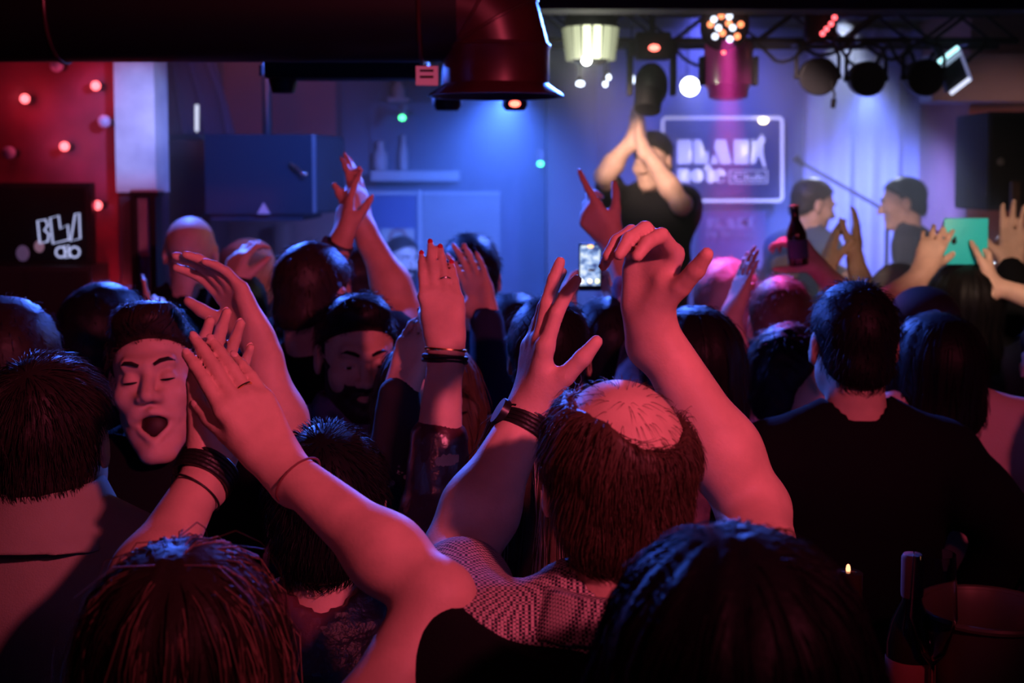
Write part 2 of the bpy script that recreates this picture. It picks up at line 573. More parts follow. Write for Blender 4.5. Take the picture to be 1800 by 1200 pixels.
def hair_sdf(style, seed):
    """implicit hair in the head's frame, with the rough half-extent it needs"""
    def base(q, t, tx, tz=None):
        tz = t if tz is None else tz
        d = ell(q, (0, -0.016, 0.036), (0.0755 + tx, 0.095 + t, 0.083 + tz))
        return smin(d, ell(q, (0, -0.052, -0.030), (0.060 + tx, 0.050 + t, 0.058)), 0.02)
    def face_cut(q, hl=0.012, sl=1.35, z0=0.035):
        return (q[:, 1] - (hl + sl * np.maximum(q[:, 2] - z0, 0))) * 0.6
    def low_cut(q, z=-0.022, s=0.72):
        return (z + s * np.minimum(q[:, 1] + 0.015, 0) - q[:, 2]) * 0.8
    def ear_cut(d, q, r=1.0):
        return smax(d, -ell(q, (0.085, -0.006, -0.006), (0.03, 0.026 * r, 0.036 * r)), 0.006)
    def f(p):
        q = p.copy(); q[:, 0] = np.abs(q[:, 0])
        if style in ('short', 'buzz', 'crop'):
            t = {'short': 0.014, 'buzz': 0.004, 'crop': 0.009}[style]
            d = base(q, t, t * 0.6) - wob(p, 120, seed) * t * 0.22
            d = smax(d, face_cut(q), 0.008); d = smax(d, low_cut(q), 0.01)
            return ear_cut(d, q)
        if style == 'quiff':
            d = base(q, 0.012, 0.006)
            d = smin(d, ell(q, (0, 0.045, 0.105), (0.058, 0.048, 0.034)), 0.03)
            d = d - wob(p, 150, seed) * 0.004
            d = smax(d, face_cut(q, 0.020, 1.6, 0.04), 0.008); d = smax(d, low_cut(q), 0.01)
            return ear_cut(d, q)
        if style == 'curly':
            d = base(q, 0.024, 0.018) - wob(p, 210, seed) * 0.005
            d = smax(d, face_cut(q, 0.014), 0.008); d = smax(d, low_cut(q, -0.05, 0.5), 0.012)
            return ear_cut(d, q, 0.7)
        if style == 'thin':
            d = base(q, 0.010, 0.007) - wob(p, 140, seed) * 0.003
            d = smax(d, face_cut(q, 0.0, 1.2), 0.008); d = smax(d, low_cut(q), 0.01)
            return ear_cut(d, q)
        if style == 'balding':
            d = base(q, 0.010, 0.008) - wob(p, 130, seed) * 0.0035
            crown = ell(p, (0.016, -0.012, 0.112), (0.062, 0.122, 0.080)) + wob(p, 45, seed + 3) * 0.014 + wob(p, 160, seed + 5) * 0.006
            d = smax(d, -crown, 0.008)
            d = smax(d, face_cut(q, 0.012), 0.008); d = smax(d, low_cut(q, -0.03, 0.8), 0.01)
            return ear_cut(d, q)
        if style == 'ring':
            d = base(q, 0.006, 0.005) - wob(p, 130, seed) * 0.002
            d = smax(d, -ell(p, (0, 0.02, 0.13), (0.085, 0.14, 0.105)), 0.008)
            d = smax(d, face_cut(q), 0.008); d = smax(d, low_cut(q), 0.01)
            return ear_cut(d, q)
        if style in ('long', 'bob', 'mane'):
            L = {'long': 0.34, 'bob': 0.17, 'mane': 0.26}[style]
            w = {'long': 0.0, 'bob': 0.004, 'mane': 0.014}[style]
            t = 0.018 + w
            d = ell(q, (0, -0.016, 0.036), (0.0755 + t, 0.095 + t * .8, 0.083 + t * 0.8))
            d = smin(d, ell(q, (0, -0.055, -L * 0.42), (0.088 + w * 1.2, 0.056 + w, L * 0.62)), 0.04)
            d = smin(d, cone(q, (0.070 + w, -0.012, 0.0), (0.078 + w, -0.02, -L * 0.75), 0.030 + w * .5, 0.018), 0.03)
            a = np.arctan2(p[:, 0], -p[:, 1] - 0.005)
            d = d - (np.sin(a * 17 + wob(p, 14, seed) * 3.0) * 0.5 + np.sin(a * 31 + p[:, 2] * 5) * 0.3 + wob(p, 22, seed) * 0.4) * 0.0032
            d = smax(d, face_cut(q, 0.020, 1.3, 0.03), 0.008)
            inner = ell(q, (0, 0.05, -0.16), (0.058, 0.085, 0.17))
            return smax(d, -inner, 0.01)
        if style == 'cap':
            d = ell(q, (0, -0.012, 0.044), (0.084, 0.104, 0.076))
            d = smax(d, (0.030 - q[:, 2]), 0.006)
            b = ell(p, (0, 0.115, 0.036), (0.066, 0.062, 0.007))
            return smin(d, b, 0.01)
        return base(q, 0.01, 0.006)
    ext = {'long': 0.42, 'bob': 0.28, 'mane': 0.36}.get(style, 0.19)
    return f, ext


FING = [  # mcp x, mcp y, phalanges, radii
    (0.0295, 0.090, (0.042, 0.026, 0.021), (0.0098, 0.0086, 0.0078, 0.0066)),
    (0.0100, 0.095, (0.046, 0.030, 0.023), (0.0100, 0.0088, 0.0080, 0.0066)),
    (-0.0098, 0.090, (0.043, 0.028, 0.022), (0.0096, 0.0084, 0.0076, 0.0064)),
    (-0.0285, 0.080, (0.034, 0.021, 0.019), (0.0086, 0.0074, 0.0068, 0.0058)),
]


def hand_geo(curl, spread, thumb):
    """finger chains in the hand frame: x thumb side, y to the fingers, z back of the hand"""
    chains = []
    for i, (mx, my, ph, rr) in enumerate(FING):
        ph = [x * 1.07 for x in ph]; rr = [x * 1.12 for x in rr]
        c = curl[i] if isinstance(curl[0], (tuple, list)) else curl
        sp = spread * (1.5 - i) / 1.5
        a = 0.0
        pt = np.array([mx, my, 0.0])
        pts = [pt.copy()]
        for j in range(3):
            a += math.radians(c[j])
            dirv = np.array([math.sin(math.radians(sp)) * math.cos(a), math.cos(a) * math.cos(math.radians(sp)), -math.sin(a)])
            pt = pt + dirv * ph[j]
            pts.append(pt.copy())
        chains.append((pts, rr))
    out, pal, bend = thumb
    o = math.radians(out)
    d = norm([math.sin(o), math.cos(o), -pal])
    pt = np.array([0.020, 0.022, -0.008])
    pts = [pt.copy()]
    for j, L in enumerate((0.046, 0.034, 0.027)):
        pts.append(pts[-1] + d * L)
        d = norm(d + np.array([-0.10 - 0.01 * bend, 0.10, -0.05]) * (1 if j else 0.6))
    chains.append((pts, (0.0150, 0.0125, 0.0112, 0.0086)))
    return chains


def hand_sdf(chains, slim=1.0):
    def f(p):
        d = cone(p * np.array([1, 1, 1.35], np.float32), (0, -0.035, 0), (0, 0.012, 0), 0.026 * slim, 0.026 * slim) * 0.85
        palm = None
        for i, (mx, my, ph, rr) in enumerate(FING):
            c = cone(p, (mx * 0.55, 0.010, 0.0), (mx, my, 0.0), 0.0135 * slim, 0.0118 * slim)
            palm = c if palm is None else smin(palm, c, 0.016)
        palm = smin(palm, cone(p, (-0.020, 0.018, -0.007), (-0.026, 0.060, -0.006), 0.013, 0.012), 0.014)
        palm = smin(palm, cone(p, (0.016, 0.018, -0.009), (0.026, 0.052, -0.010), 0.014, 0.012), 0.016)
        d = smin(d, palm, 0.022)
        th, trr = chains[4]
        t = None
        for j in range(3):
            c = cone(p, th[j], th[j + 1], trr[j] * slim, trr[j + 1] * slim)
            t = c if t is None else smin(t, c, 0.004)
        d = smin(d, t, 0.012)
        fg = None
        for pts, rr in chains[:4]:
            g = None
            for j in range(3):
                c = cone(p, pts[j], pts[j + 1], rr[j] * slim, rr[j + 1] * slim)
                g = c if g is None else smin(g, c, 0.003)
            g2 = smin(d, g, 0.007)
            fg = g2 if fg is None else np.minimum(fg, g2)
        return fg
    return f


FLAT = (4, 8, 6)
RELAX = (16, 22, 14)
CUP = (30, 34, 22)
FIST = (70, 85, 50)


def hand_frame(W, tip, dorsal, side):
    f = norm(np.asarray(tip) - np.asarray(W))
    n = np.asarray(dorsal, float)
    n = norm(n - f * (n @ f))
    t = np.cross(n, f) if side == 'R' else np.cross(f, n)
    return np.stack([t, f, n], 1)           # columns: x thumb, y fingers, z dorsal


SHOE = None
PANTS = {}


def build_person(label, head, yaw=0, pitch=0, roll=0, byaw=None, tone='mid', hair='short', hairc='dark', face=False,
                 jaw=0.0, fem=False, shirt='black', sleeve='short', neckline='crew', arms=None, vox=0.012, svox=0.018,
                 lean=(0, 0), floor=0.0, group='people in the standing audience', shoulders=0.0, nst=500, hs=1.0, hlen=0.03,
                 beard=None, pants='pants_dark', arm_r=1.0, nails=False, eyes=None, cat='person', name='person', hair_r=0.0007, folds=0.004, neckz=0.135, lid=0.003, vest=None, streak=None):
    arms = arms or {}
    nst = int(nst * (0.42 if head[2] > 2.0 else 0.8))
    byaw = yaw if byaw is None else byaw
    C = P(*head)
    Rb = rotz(math.radians(byaw))
    Rh = rotz(math.radians(yaw)) @ rotx(math.radians(pitch)) @ roty(math.radians(roll))
    Nb = C + Rb @ np.array([0, -0.030, -neckz])
    hgt = C[2] + 0.12 - floor
    Pv = np.array([Nb[0], Nb[1], floor + hgt * 0.535]) + Rb @ np.array([lean[0], -0.005 + lean[1], 0])
    root = empty(name, (Pv[0], Pv[1], floor), label, cat, group)
    loc = np.array([Pv[0], Pv[1], floor])
    sw = 0.86 if fem else 1.0
    # torso frame along the spine
    zt = norm(Nb - Pv); xt = norm(Rb @ np.array([1, 0, 0]) - zt * (zt @ (Rb @ np.array([1, 0, 0])))); yt = np.cross(zt, xt)
    Mt = np.stack([xt, yt, zt], 1)
    LT = float(np.linalg.norm(Nb - Pv))
    chains = []
    joints = {}
    for s in ('L', 'R'):
        sg = -1 if s == 'L' else 1
        a = dict(arms.get(s) or {})
        S = Nb + Mt @ np.array([sg * (0.160 * sw + shoulders), -0.004, -0.072])
        if 's' in a: S = P(*a['s'])
        L1, L2 = 0.285 * (0.94 if fem else 1), 0.255 * (0.94 if fem else 1)
        if 'w' in a:
            W = P(*a['w'])
            if W[2] > S[2] + 0.05 and 's' not in a:
                S = S + np.array([0, 0, 0.035]) - Mt @ np.array([sg * 0.012, 0, 0])
            if 'e' in a:
                E = P(*a['e'])
            else:
                v = W - S; D = min(np.linalg.norm(v), (L1 + L2) * 0.985); u = norm(v)
                if np.linalg.norm(v) > (L1 + L2) * 0.985:      # out of reach: bring the hand in along the arm
                    W = S + u * D
                pole = np.array(a.get('pole', tuple(Rb @ np.array([sg * 0.8, 0.1, -0.6]))), float)
                pole = norm(pole - u * (pole @ u))
                ca = (L1 * L1 + D * D - L2 * L2) / (2 * L1 * D); ca = max(-1, min(1, ca))
                E = S + u * L1 * ca + pole * L1 * math.sqrt(max(0, 1 - ca * ca))
            tip = P(*a['tip']) if 'tip' in a else W + norm(W - E) * 0.18
            dorsal = a.get('dorsal', (0, -1, 0.2))
            hd = dict(curl=a.get('curl', RELAX), spread=a.get('spread', 5), thumb=a.get('thumb', (38, 0.35, 2)))
        else:
            E = S + Rb @ np.array([sg * 0.055, -0.03, -0.27])
            W = E + Rb @ np.array([sg * 0.0, 0.11, -0.225])
            tip = W + norm(W - E) * 0.18
            dorsal = Rb @ np.array([sg * 1.0, 0, 0.1])
            hd = dict(curl=RELAX, spread=3, thumb=(30, 0.4, 2))
        joints[s] = dict(S=S, E=E, W=W, tip=tip, dorsal=dorsal, hand=hd, vis='w' in a, slv=a.get('sleeve', sleeve))
    # ---- implicit pieces
    ar = arm_r * (0.86 if fem else 1.0)
    hsdf = head_sdf(face, jaw, fem, True, lid)
    Mh = Rh * 1.0
    headp = Part(hsdf, C, 0.16, C, Mh)
    def necks(p):
        return cone(p, C + Rh @ np.array([0, -0.030, -0.045]), Nb + np.array([0, 0, -0.02]), 0.052 * (0.86 if fem else 1), 0.060 * (0.86 if fem else 1))
    neckp = Part(necks, (C + Nb) / 2, 0.22)
    def torso(p, g=0.0):
        q = p * np.array([1, 1.0 / 0.66, 1], np.float32)
        w, c, hp = (0.128, 0.140, 0.160) if fem else (0.150, 0.165, 0.160)
        d = cone(q, (0, 0, -0.04), (0, 0, 0.40 * LT), hp + g, w + g)
        d = smin(d, cone(q, (0, 0, 0.42 * LT), (0, 0, 0.74 * LT), w + g, c + g), 0.06)
        d = smin(d, cone(q, (-0.125 * sw - shoulders, 0, 0.855 * LT), (0.125 * sw + shoulders, 0, 0.855 * LT), 0.072 + g, 0.072 + g), 0.08)
        for sg in (-1, 1):
            d = smin(d, cone(q, (sg * (0.145 * sw + shoulders), -0.005, 0.87 * LT), (0, -0.006, 0.985 * LT), 0.050 + g, 0.058 + g), 0.05)
        return d * 0.82
    armp, handp, frames = [], [], {}
    for s in ('L', 'R'):
        j = joints[s]
        S, E, W = j['S'], j['E'], j['W']
        bend = norm(E - (S + W) / 2) if np.linalg.norm(E - (S + W) / 2) > 1e-3 else np.array([0, 0, -1.0])
        def af(p, S=S, E=E, W=W, bend=bend, ar=ar):
            d = cone(p, S, S * .55 + E * .45, 0.054 * ar, 0.049 * ar)
            d = smin(d, cone(p, S * .55 + E * .45, E, 0.049 * ar, 0.040 * ar), 0.03)
            m = E * .70 + W * .30
            d = smin(d, cone(p, E, m, 0.040 * ar, 0.0425 * ar), 0.02)
            d = smin(d, cone(p, m, E * 0.06 + W * 0.94, 0.0425 * ar, 0.0275 * ar), 0.03)
            d = smin(d, cone(p, E, E + bend * 0.006, 0.036 * ar, 0.034 * ar), 0.015)
            return d
        armp.append(Part(af, (S + E + W) / 3, max(np.linalg.norm(x - (S + E + W) / 3) for x in (S, E, W)) + 0.09))
        M = hand_frame(W, j['tip'], j['dorsal'], s)
        ch = hand_geo(**j['hand'])
        sc = hs * (0.92 if fem else 1.0)
        hf = hand_sdf(ch, 0.93 if fem else 1.0)
        handp.append(Part(lambda p, hf=hf, sc=sc: hf(p / np.float32(sc)) * sc, W + M @ np.array([0, 0.085, 0]) * sc, 0.155 * sc, W, M))
        frames[s] = (W, M, ch, sc)
    def skin_f(p):
        d = smin(headp(p), neckp(p), 0.025)
        for a_, h_ in zip(armp, handp):
            d = np.minimum(d, smin(a_(p), h_(p), 0.020))
        q = (p - Pv.astype(np.float32)) @ Mt.astype(np.float32)
        t = smax(torso(q, -0.022), (0.62 * LT - q[:, 2]), 0.03)
        return smin(d, t, 0.03)
    pts = [C + Rh @ np.array(v) for v in ((0, 0, .13), (0, 0.13, 0), (0, -.13, 0), (.1, 0, 0), (-.1, 0, 0), (0, 0, -.13))] + [Nb, Pv + zt * LT * 0.6]
    for s in ('L', 'R'):
        j = joints[s]
        W, M, ch, sc = frames[s]
        pts += [j['S'], j['E'], j['W']] + [W + M @ (np.array(c[0][-1]) * sc) for c in ch]
    pts = np.array(pts)
    lo, hi = pts.min(0) - 0.075, pts.max(0) + 0.075
    bo, V, Q = sdf_obj('body', skin_f, lo, hi, vox, skin(tone), root, loc)
    # ---- shirt
    sm = MATS[shirt]
    gs = 0.012
    seed = abs(hash(label)) % 1000 if False else sum(ord(c) * (i + 1) for i, c in enumerate(label)) % 997
    slv = []
    for s in ('L', 'R'):
        j = joints[s]
        S, E, W = j['S'], j['E'], j['W']
        sl = j['slv']
        if sl == 'none': continue
        def sf(p, S=S, E=E, W=W, sl=sl):
            gg = 0.011
            if sl == 'short':
                X = S * 0.42 + E * 0.58
                return cone(p, S, X, 0.056 * ar + gg, 0.052 * ar + gg)
            d = smin(cone(p, S, S * .5 + E * .5, 0.056 * ar + gg, 0.048 * ar + gg), cone(p, S * .5 + E * .5, E, 0.048 * ar + gg, 0.043 * ar + gg), 0.03)
            k = {'elbow': 0.16, 'mid': 0.42, 'long': 0.97}[sl]
            d = smin(d, cone(p, E, E * (1 - k) + W * k, 0.044 * ar + gg, (0.044 - 0.014 * k) * ar + gg), 0.02)
            return d
        slv.append(Part(sf, (S + E + W) / 3, max(np.linalg.norm(x - (S + E + W) / 3) for x in (S, E, W)) + 0.12))
    nr = 0.0585 * (0.88 if fem else 1.0)
    def shirt_f(p):
        q = (p - Pv.astype(np.float32)) @ Mt.astype(np.float32)
        d = torso(q, gs)
        for s_ in slv:
            d = smin(d, s_(p), 0.03)
        d = d - (wob(p, 34, seed, 6) + 0.5 * wob(p * np.array([1, 1, 2.2], np.float32), 70, seed + 1, 5)) * folds
        nk = cone(p, C + Rh @ np.array([0, -0.030, -0.02]), Nb + np.array([0, 0, 0.028]), nr, nr)
        d = smax(d, -nk, 0.006)
        return smax(d, -(q[:, 2] + 0.06), 0.01)
    sp = [Pv - zt * 0.10 + Mt @ np.array([a_, b_, 0]) for a_ in (-.2, .2) for b_ in (-.15, .15)] + [Nb + zt * 0.03] + \
         [Nb - zt * 0.1 + Mt @ np.array([a_, b_, 0]) for a_ in (-.24, .24) for b_ in (-.15, .15)]
    for s in ('L', 'R'):
        j = joints[s]
        if j['slv'] != 'none':
            sp += [j['S'], j['E']] + ([j['W']] if j['slv'] in ('long', 'mid') else [])
    sp = np.array(sp)
    sdf_obj('shirt', shirt_f, sp.min(0) - 0.085, sp.max(0) + 0.085, svox, sm, root, loc)
    if neckline in ('collar', 'rib'):
        top = Nb + zt * 0.062 + Rb @ np.array([0, 0.012, 0]); bot = Nb - zt * 0.035
        r0, r1 = nr + 0.011, nr + 0.064
        def colf(p):
            h = (p - Nb.astype(np.float32)) @ zt.astype(np.float32)
            k = np.abs(cone(p, top, bot, r0, r1)) - 0.0072
            hi_, lo_ = (0.060, -0.014) if neckline == 'collar' else (0.036, -0.004)
            k = smax(k, h - hi_, 0.003)
            return smax(k, lo_ - h - 0.012 * np.sin(np.arctan2(p[:, 0] - Nb[0], p[:, 1] - Nb[1])) ** 2, 0.004)
        sdf_obj('collar', colf, Nb - 0.17, Nb + 0.17, 0.0042, MATS[shirt], root, loc)
    if vest:
        def vf(p):
            q = (p - Pv.astype(np.float32)) @ Mt.astype(np.float32)
            d = torso(q, gs + 0.026) - wob(p, 30, seed + 9) * 0.004
            d = smin(d, cone(p, joints['L']['S'] - zt * 0.02, joints['R']['S'] - zt * 0.02, 0.098, 0.098), 0.03)
            h = q[:, 2] - LT + vest[1] - np.abs(q[:, 0]) * 0.35 + 0.008 * np.sin(q[:, 0] * 40)
            d = smax(d, h, 0.012)
            return smax(d, -(q[:, 2] + 0.05), 0.01)
        c4 = np.array([Pv + Mt @ np.array([a_, b_, c_]) for a_ in (-.3, .3) for b_ in (-.2, .2) for c_ in (-.08, LT)])
        sdf_obj('pullover', vf, c4.min(0), c4.max(0), 0.011, MATS[vest[0]], root, loc)
    # ---- trousers and shoes
    hz = Pv[2] - floor
    key = round(hz, 1)
    if key not in PANTS:
        def pf(p):
            q = p.copy(); q[:, 0] = np.abs(q[:, 0])
            d = ell(p, (0, 0, key - 0.02), (0.175, 0.125, 0.14))
            d = smin(d, cone(q, (0.085, 0, key - 0.06), (0.10, 0.01, key * 0.5), 0.085, 0.062), 0.05)
            d = smin(d, cone(q, (0.10, 0.01, key * 0.5), (0.115, -0.01, 0.06), 0.062, 0.052), 0.03)
            return smax(d, 0.03 - p[:, 2], 0.01)
        Vp, Qp = surfnets(pf, (-0.25, -0.2, -0.03), (0.25, 0.2, key + 0.18), 0.032)
        PANTS[key] = mesh_np('trousers', Vp, Qp)
        PANTS[key].materials.append(MATS[pants])
    o = link_mesh('trousers', PANTS[key], None, root)
    o.rotation_euler = (0, 0, math.radians(byaw))
    global SHOE
    if SHOE is None:
        def shf(p):
            d = cone(p, (0, -0.06, 0.045), (0, 0.13, 0.035), 0.043, 0.038)
            return smax(d, -p[:, 2], 0.008)
        Vp, Qp = surfnets(shf, (-0.08, -0.14, -0.02), (0.08, 0.21, 0.12), 0.018)
        SHOE = mesh_np('shoe', Vp, Qp); SHOE.materials.append(MATS['shoe_black'])
    for sg in (-1, 1):
        o = link_mesh('shoe', SHOE, None, root)
        o.location = [float(c) for c in Rb @ np.array([sg * 0.115, 0.0, 0])]
        o.rotation_euler = (0, 0, math.radians(byaw))
    # ---- hair
    if hair and hair != 'bald':
        hf, ext = hair_sdf(hair, seed)
        hp = Part(hf, C, ext + 0.12, C, Mh)
        hm = hairmat(hairc) if hair != 'cap' else MATS['cap_black']
        low = ext if ext > 0.2 else 0.16
        cs = np.array([C + Rh @ np.array([a_, b_, c_]) for a_ in (-.13, .13) for b_ in (-.15, .18 if hair == 'cap' else .13) for c_ in (-low, .155)])
        ho, Vh, Qh = sdf_obj('hair' if hair != 'cap' else 'cap', hp, cs.min(0) - 0.03, cs.max(0) + 0.03, max(0.0065, vox * 0.9), hm, root, loc)
        if nst and hair not in ('cap',):
            down = Rh @ np.array([0, -0.15, -1.0])
            crown = C + Rh @ np.array([0.0, -0.06, 0.11])
            def comb(p, n):
                v = p - crown
                v = v / (np.linalg.norm(v, axis=1)[:, None] + 1e-6)
                g = 0.9 if hair in ('long', 'bob', 'mane') else 0.25
                return v + down * g
            gr = 0.8 if hair in ('long', 'bob', 'mane') else 0.15
            keepf = None
            strands('hair_strands', Vh, Qh, nst, hlen, comb, 0.5 if hair not in ('long', 'bob', 'mane') else 0.1, hair_r,
                    3 if hlen < 0.035 else 4 if hlen < 0.05 else 6, hm, ho, (0, 0, 0) + loc, seed, gr, keepf, {'curly': 1.2, 'long': 0.05, 'mane': 0.12, 'bob': 0.08}.get(hair, 0.25), hp, 0.05 if hair in ('long', 'bob', 'mane') else 0.18)
        if hair == 'balding':
            def scalp(p):
                q = (p - C) @ Rh
                return ((q[:, 2] > 0.055) & (q[:, 1] < 0.07)).astype(float)
            strands('scalp_hair', V, Q, 320, hlen * 0.55, comb, 0.15, hair_r * 0.6, 4, hm, ho, loc, seed + 2, 0.1, scalp, 0.2, headp, 0.15)
        if streak:
            ph_ = np.random.RandomState(seed).uniform(0, 6.28, 4)
            def keepf(p):
                q = (p - C) @ Rh
                a_ = np.arctan2(q[:, 0], -q[:, 1] - 0.01)
                v = np.sin(a_ * 9 + ph_[0]) + np.sin(a_ * 21 + ph_[1]) + 0.35 * np.sin(a_)
                return np.clip(v - 0.45, 0, 1) + 1e-5
            strands('hair_highlights', Vh, Qh, streak[1], hlen * 1.1, comb, 0.1, hair_r, 6, hairmat(streak[0]), ho, loc, seed + 4, 0.5, keepf, 0.03, hp, 0.03)
    if beard:
        hb = hairmat(beard)
        def bf(p):
            q = p.copy(); q[:, 0] = np.abs(q[:, 0])
            d = hsdf(p) - 0.0035 - wob(p, 300, seed) * 0.0012
            keep = np.maximum(q[:, 2] + 0.036 - np.maximum(q[:, 0] - 0.035, 0) * 1.2, q[:, 1] * -1 + 0.012)
            d = smax(d, keep, 0.004)
            d = smax(d, -ell(q, (0, 0.096, -0.0635), (0.016, 0.03, 0.0065)), 0.003)
            return smax(d, -ell(q, (0.058, 0.062, -0.030), (0.024, 0.03, 0.026)), 0.004)
        bp = Part(bf, C, 0.2, C, Mh)
        cs = np.array([C + Rh @ np.array(v) for v in ((-.09, 0, -.14), (.09, 0, -.14), (-.09, .12, -.02), (.09, .12, -.02), (0, .13, -.14), (0, 0, 0))])
        sdf_obj('beard', bp, cs.min(0) - 0.02, cs.max(0) + 0.02, max(0.004, vox * 0.7), hb, root, loc)
    if face:
        for sg in (-1, 1):
            ey = MB().ball(C + Rh @ np.array([sg * 0.031, 0.0722, 0.001]), 0.0122, 12).build('eye', MATS['eye_white'], root)
            MB().ball(C + Rh @ np.array([sg * 0.031, 0.0795, 0.0005]), 0.0064, 10).build('iris', MATS['eye_dark'], ey)
            bpts = [C + Rh @ np.array([sg * x, y, z]) for x, y, z in ((0.013, 0.0935, 0.0255), (0.024, 0.0935, 0.031), (0.036, 0.0865, 0.033), (0.046, 0.0765, 0.029))]
            MB().tube(bpts, [0.0032, 0.0042, 0.0038, 0.0016], 6).build('eyebrow', hairmat(hairc if hairc != 'blonde' else 'brown'), root)
        if jaw > 0.005:
            for sg in (-1, 1):
                MB().tube([C + Rh @ np.array([sg * (0.031 + dx), 0.0735 + math.sqrt(0.0149 ** 2 - dx * dx - 0.003 ** 2), 0.002 - 0.003 - 0.0015 * math.cos(dx * 110)]) for dx in np.linspace(-0.0125, 0.0125, 9)],
                          [0.0008, 0.0015, 0.0020, 0.0022, 0.0022, 0.0022, 0.0020, 0.0015, 0.0008], 6).build('eyelash', hairmat('black'), root)
            MB().ball(C + Rh @ np.array([0, 0.062, -0.066 - jaw * 0.5]), 0.024, 16, (1, 0.8, 1.1), Matrix(Rh.tolist())).build('mouth_interior', mat('mouth_shade', (0.035, 0.006, 0.006), rough=0.6), root)  # dark ball puts the mouth's inner shade into its colour
            tp = [C + Rh @ np.array([x, 0.080 - abs(x) * 0.35, -0.0585]) for x in np.linspace(-0.017, 0.017, 7)]
            MB().tube(tp, 0.0042, 8).build('upper_teeth', MATS['teeth'], root)
    if nails:
        for s in ('L', 'R'):
            if not joints[s]['vis']: continue
            W, M, ch, sc = frames[s]
            for i, (pp, rr) in enumerate(ch):
                a_, b_ = np.array(pp[-2]), np.array(pp[-1])
                f_ = norm(b_ - a_)
                side = np.array([1.0, 0, 0]) if i < 4 else norm(np.cross(f_, [0.7, -0.6, 0.4]))
                up = norm(np.cross(side, f_))
                if i == 4: up = norm(np.array([0.55, -0.35, 0.75]) - f_ * (np.array([0.55, -0.35, 0.75]) @ f_)); side = np.cross(f_, up)
                Mn = Matrix((M @ np.stack([side, f_, up], 1)).tolist())
                MB().ball(W + M @ ((b_ - f_ * 0.001 + up * rr[-1] * 0.72) * sc), 0.0052 * sc, 10, (0.95, 1.35, 0.42), Mn).build('fingernail', MATS[nails], root)
    return dict(root=root, loc=loc, C=C, Rh=Rh, joints=joints, frames=frames, Nb=Nb)


def band(pr, side, t, r, name, material, thick=0.004, width=1, oval=1.0, tilt=(0, 0, 0), parent=None):
    """ring around a forearm; t along elbow -> wrist (1 = wrist)"""
    j = pr['joints'][side]
    E, W = j['E'], j['W']
    M = pr['frames'][side][1]
    ax = norm(norm(W - E) + np.array(tilt))
    c = E + (W - E) * t
    x = norm(M[:, 0] - ax * (M[:, 0] @ ax)); y = np.cross(ax, x)
    b = MB()
    for k in range(width):
        o = ax * (k - (width - 1) / 2) * thick * 1.6
        b.tube([c + o + x * r * math.cos(a) + y * r * oval * math.sin(a) for a in np.linspace(0, 2 * math.pi, 28, endpoint=False)], thick, 8, True)
    return b.build(name, material, parent or pr['root']), c, ax, x, y


def watch(pr, side, t, r, strap, oval=0.85):
    o, c, ax, x, y = band(pr, side, t, r, 'watch_strap', strap, 0.0035, 5, oval)
    M = pr['frames'][side][1]
    n = norm(M[:, 2] - ax * (M[:, 2] @ ax))
    MB().cyl(c + n * (r * oval - 0.001), c + n * (r * oval + 0.009), 0.019, 0.018, 20).build('watch_case', MATS['dark_metal'], o)
    return o


def finger_ring(pr, side, finger, t, material, name='finger_ring'):
    W, M, ch, sc = pr['frames'][side]
    pts, rr = ch[finger]
    a, b = np.array(pts[0]), np.array(pts[1])
    c = W + M @ ((a + (b - a) * t) * sc)
    ax = M @ norm(b - a); x = norm(np.cross(ax, M[:, 2])); y = np.cross(ax, x)
    r = rr[0] * sc * 1.02
    MB().tube([c + x * r * math.cos(q) + y * r * math.sin(q) for q in np.linspace(0, 6.283, 18, endpoint=False)], 0.0017, 6, True).build(name, material, pr['root'])
# ------------------------------------------------------------------ materials
mat('black_cotton', (0.006, 0.006, 0.008), rough=0.95, bump=0.3, bscale=350, spec=0.15)
mat('navy_cotton', (0.012, 0.016, 0.045), spec=0.2, rough=0.9, bump=0.3, bscale=350)
mat('charcoal_cotton', (0.035, 0.035, 0.045), rough=0.9, bump=0.3, bscale=350)
mat('blue_cotton', (0.10, 0.15, 0.30), rough=0.85, bump=0.3, bscale=300)
mat('cream_cotton', (0.36, 0.30, 0.25), rough=0.85, bump=0.25, bscale=400, var=0.1, vscale=14)
mat('pink_cotton', (0.75, 0.50, 0.46), rough=0.85, bump=0.25, bscale=300)
mat('purple_plaid', (0.16, 0.10, 0.20), rough=0.9, bump=0.4, bscale=200, col2=(0.04, 0.03, 0.07), vscale=26)
mat('striped_hood', (0.30, 0.16, 0.22), rough=0.9, bump=0.4, bscale=200, col2=(0.08, 0.04, 0.09), vscale=18)
mat('satin_red', (0.10, 0.035, 0.045), rough=0.28, bump=0.5, bscale=60, spec=0.8)
mat('teal_cotton', (0.05, 0.12, 0.2), rough=0.9)
mat('white_cotton', (0.7, 0.7, 0.75), rough=0.9)
mat('pants_dark', (0.012, 0.012, 0.018), rough=0.9)
mat('shoe_black', (0.01, 0.01, 0.01), rough=0.5)
mat('cap_black', (0.012, 0.014, 0.02), rough=0.85, bump=0.2)
mat('eye_white', (0.6, 0.56, 0.54), rough=0.25)
mat('eye_dark', (0.012, 0.008, 0.006), rough=0.15)
mat('teeth', (0.75, 0.68, 0.6), rough=0.3)
mat('nail_red', (0.55, 0.03, 0.05), rough=0.2, coat=0.6)
mat('nail_plain', (0.75, 0.50, 0.44), rough=0.25, coat=0.3)
mat('dark_metal', (0.02, 0.02, 0.024), rough=0.35, metal=0.6)
mat('black_leather', (0.012, 0.010, 0.010), rough=0.45, bump=0.3)
mat('brown_cord', (0.18, 0.05, 0.05), rough=0.7)
mat('gold', (0.9, 0.62, 0.25), rough=0.22, metal=1.0)
mat('silver', (0.8, 0.8, 0.82), rough=0.2, metal=1.0)
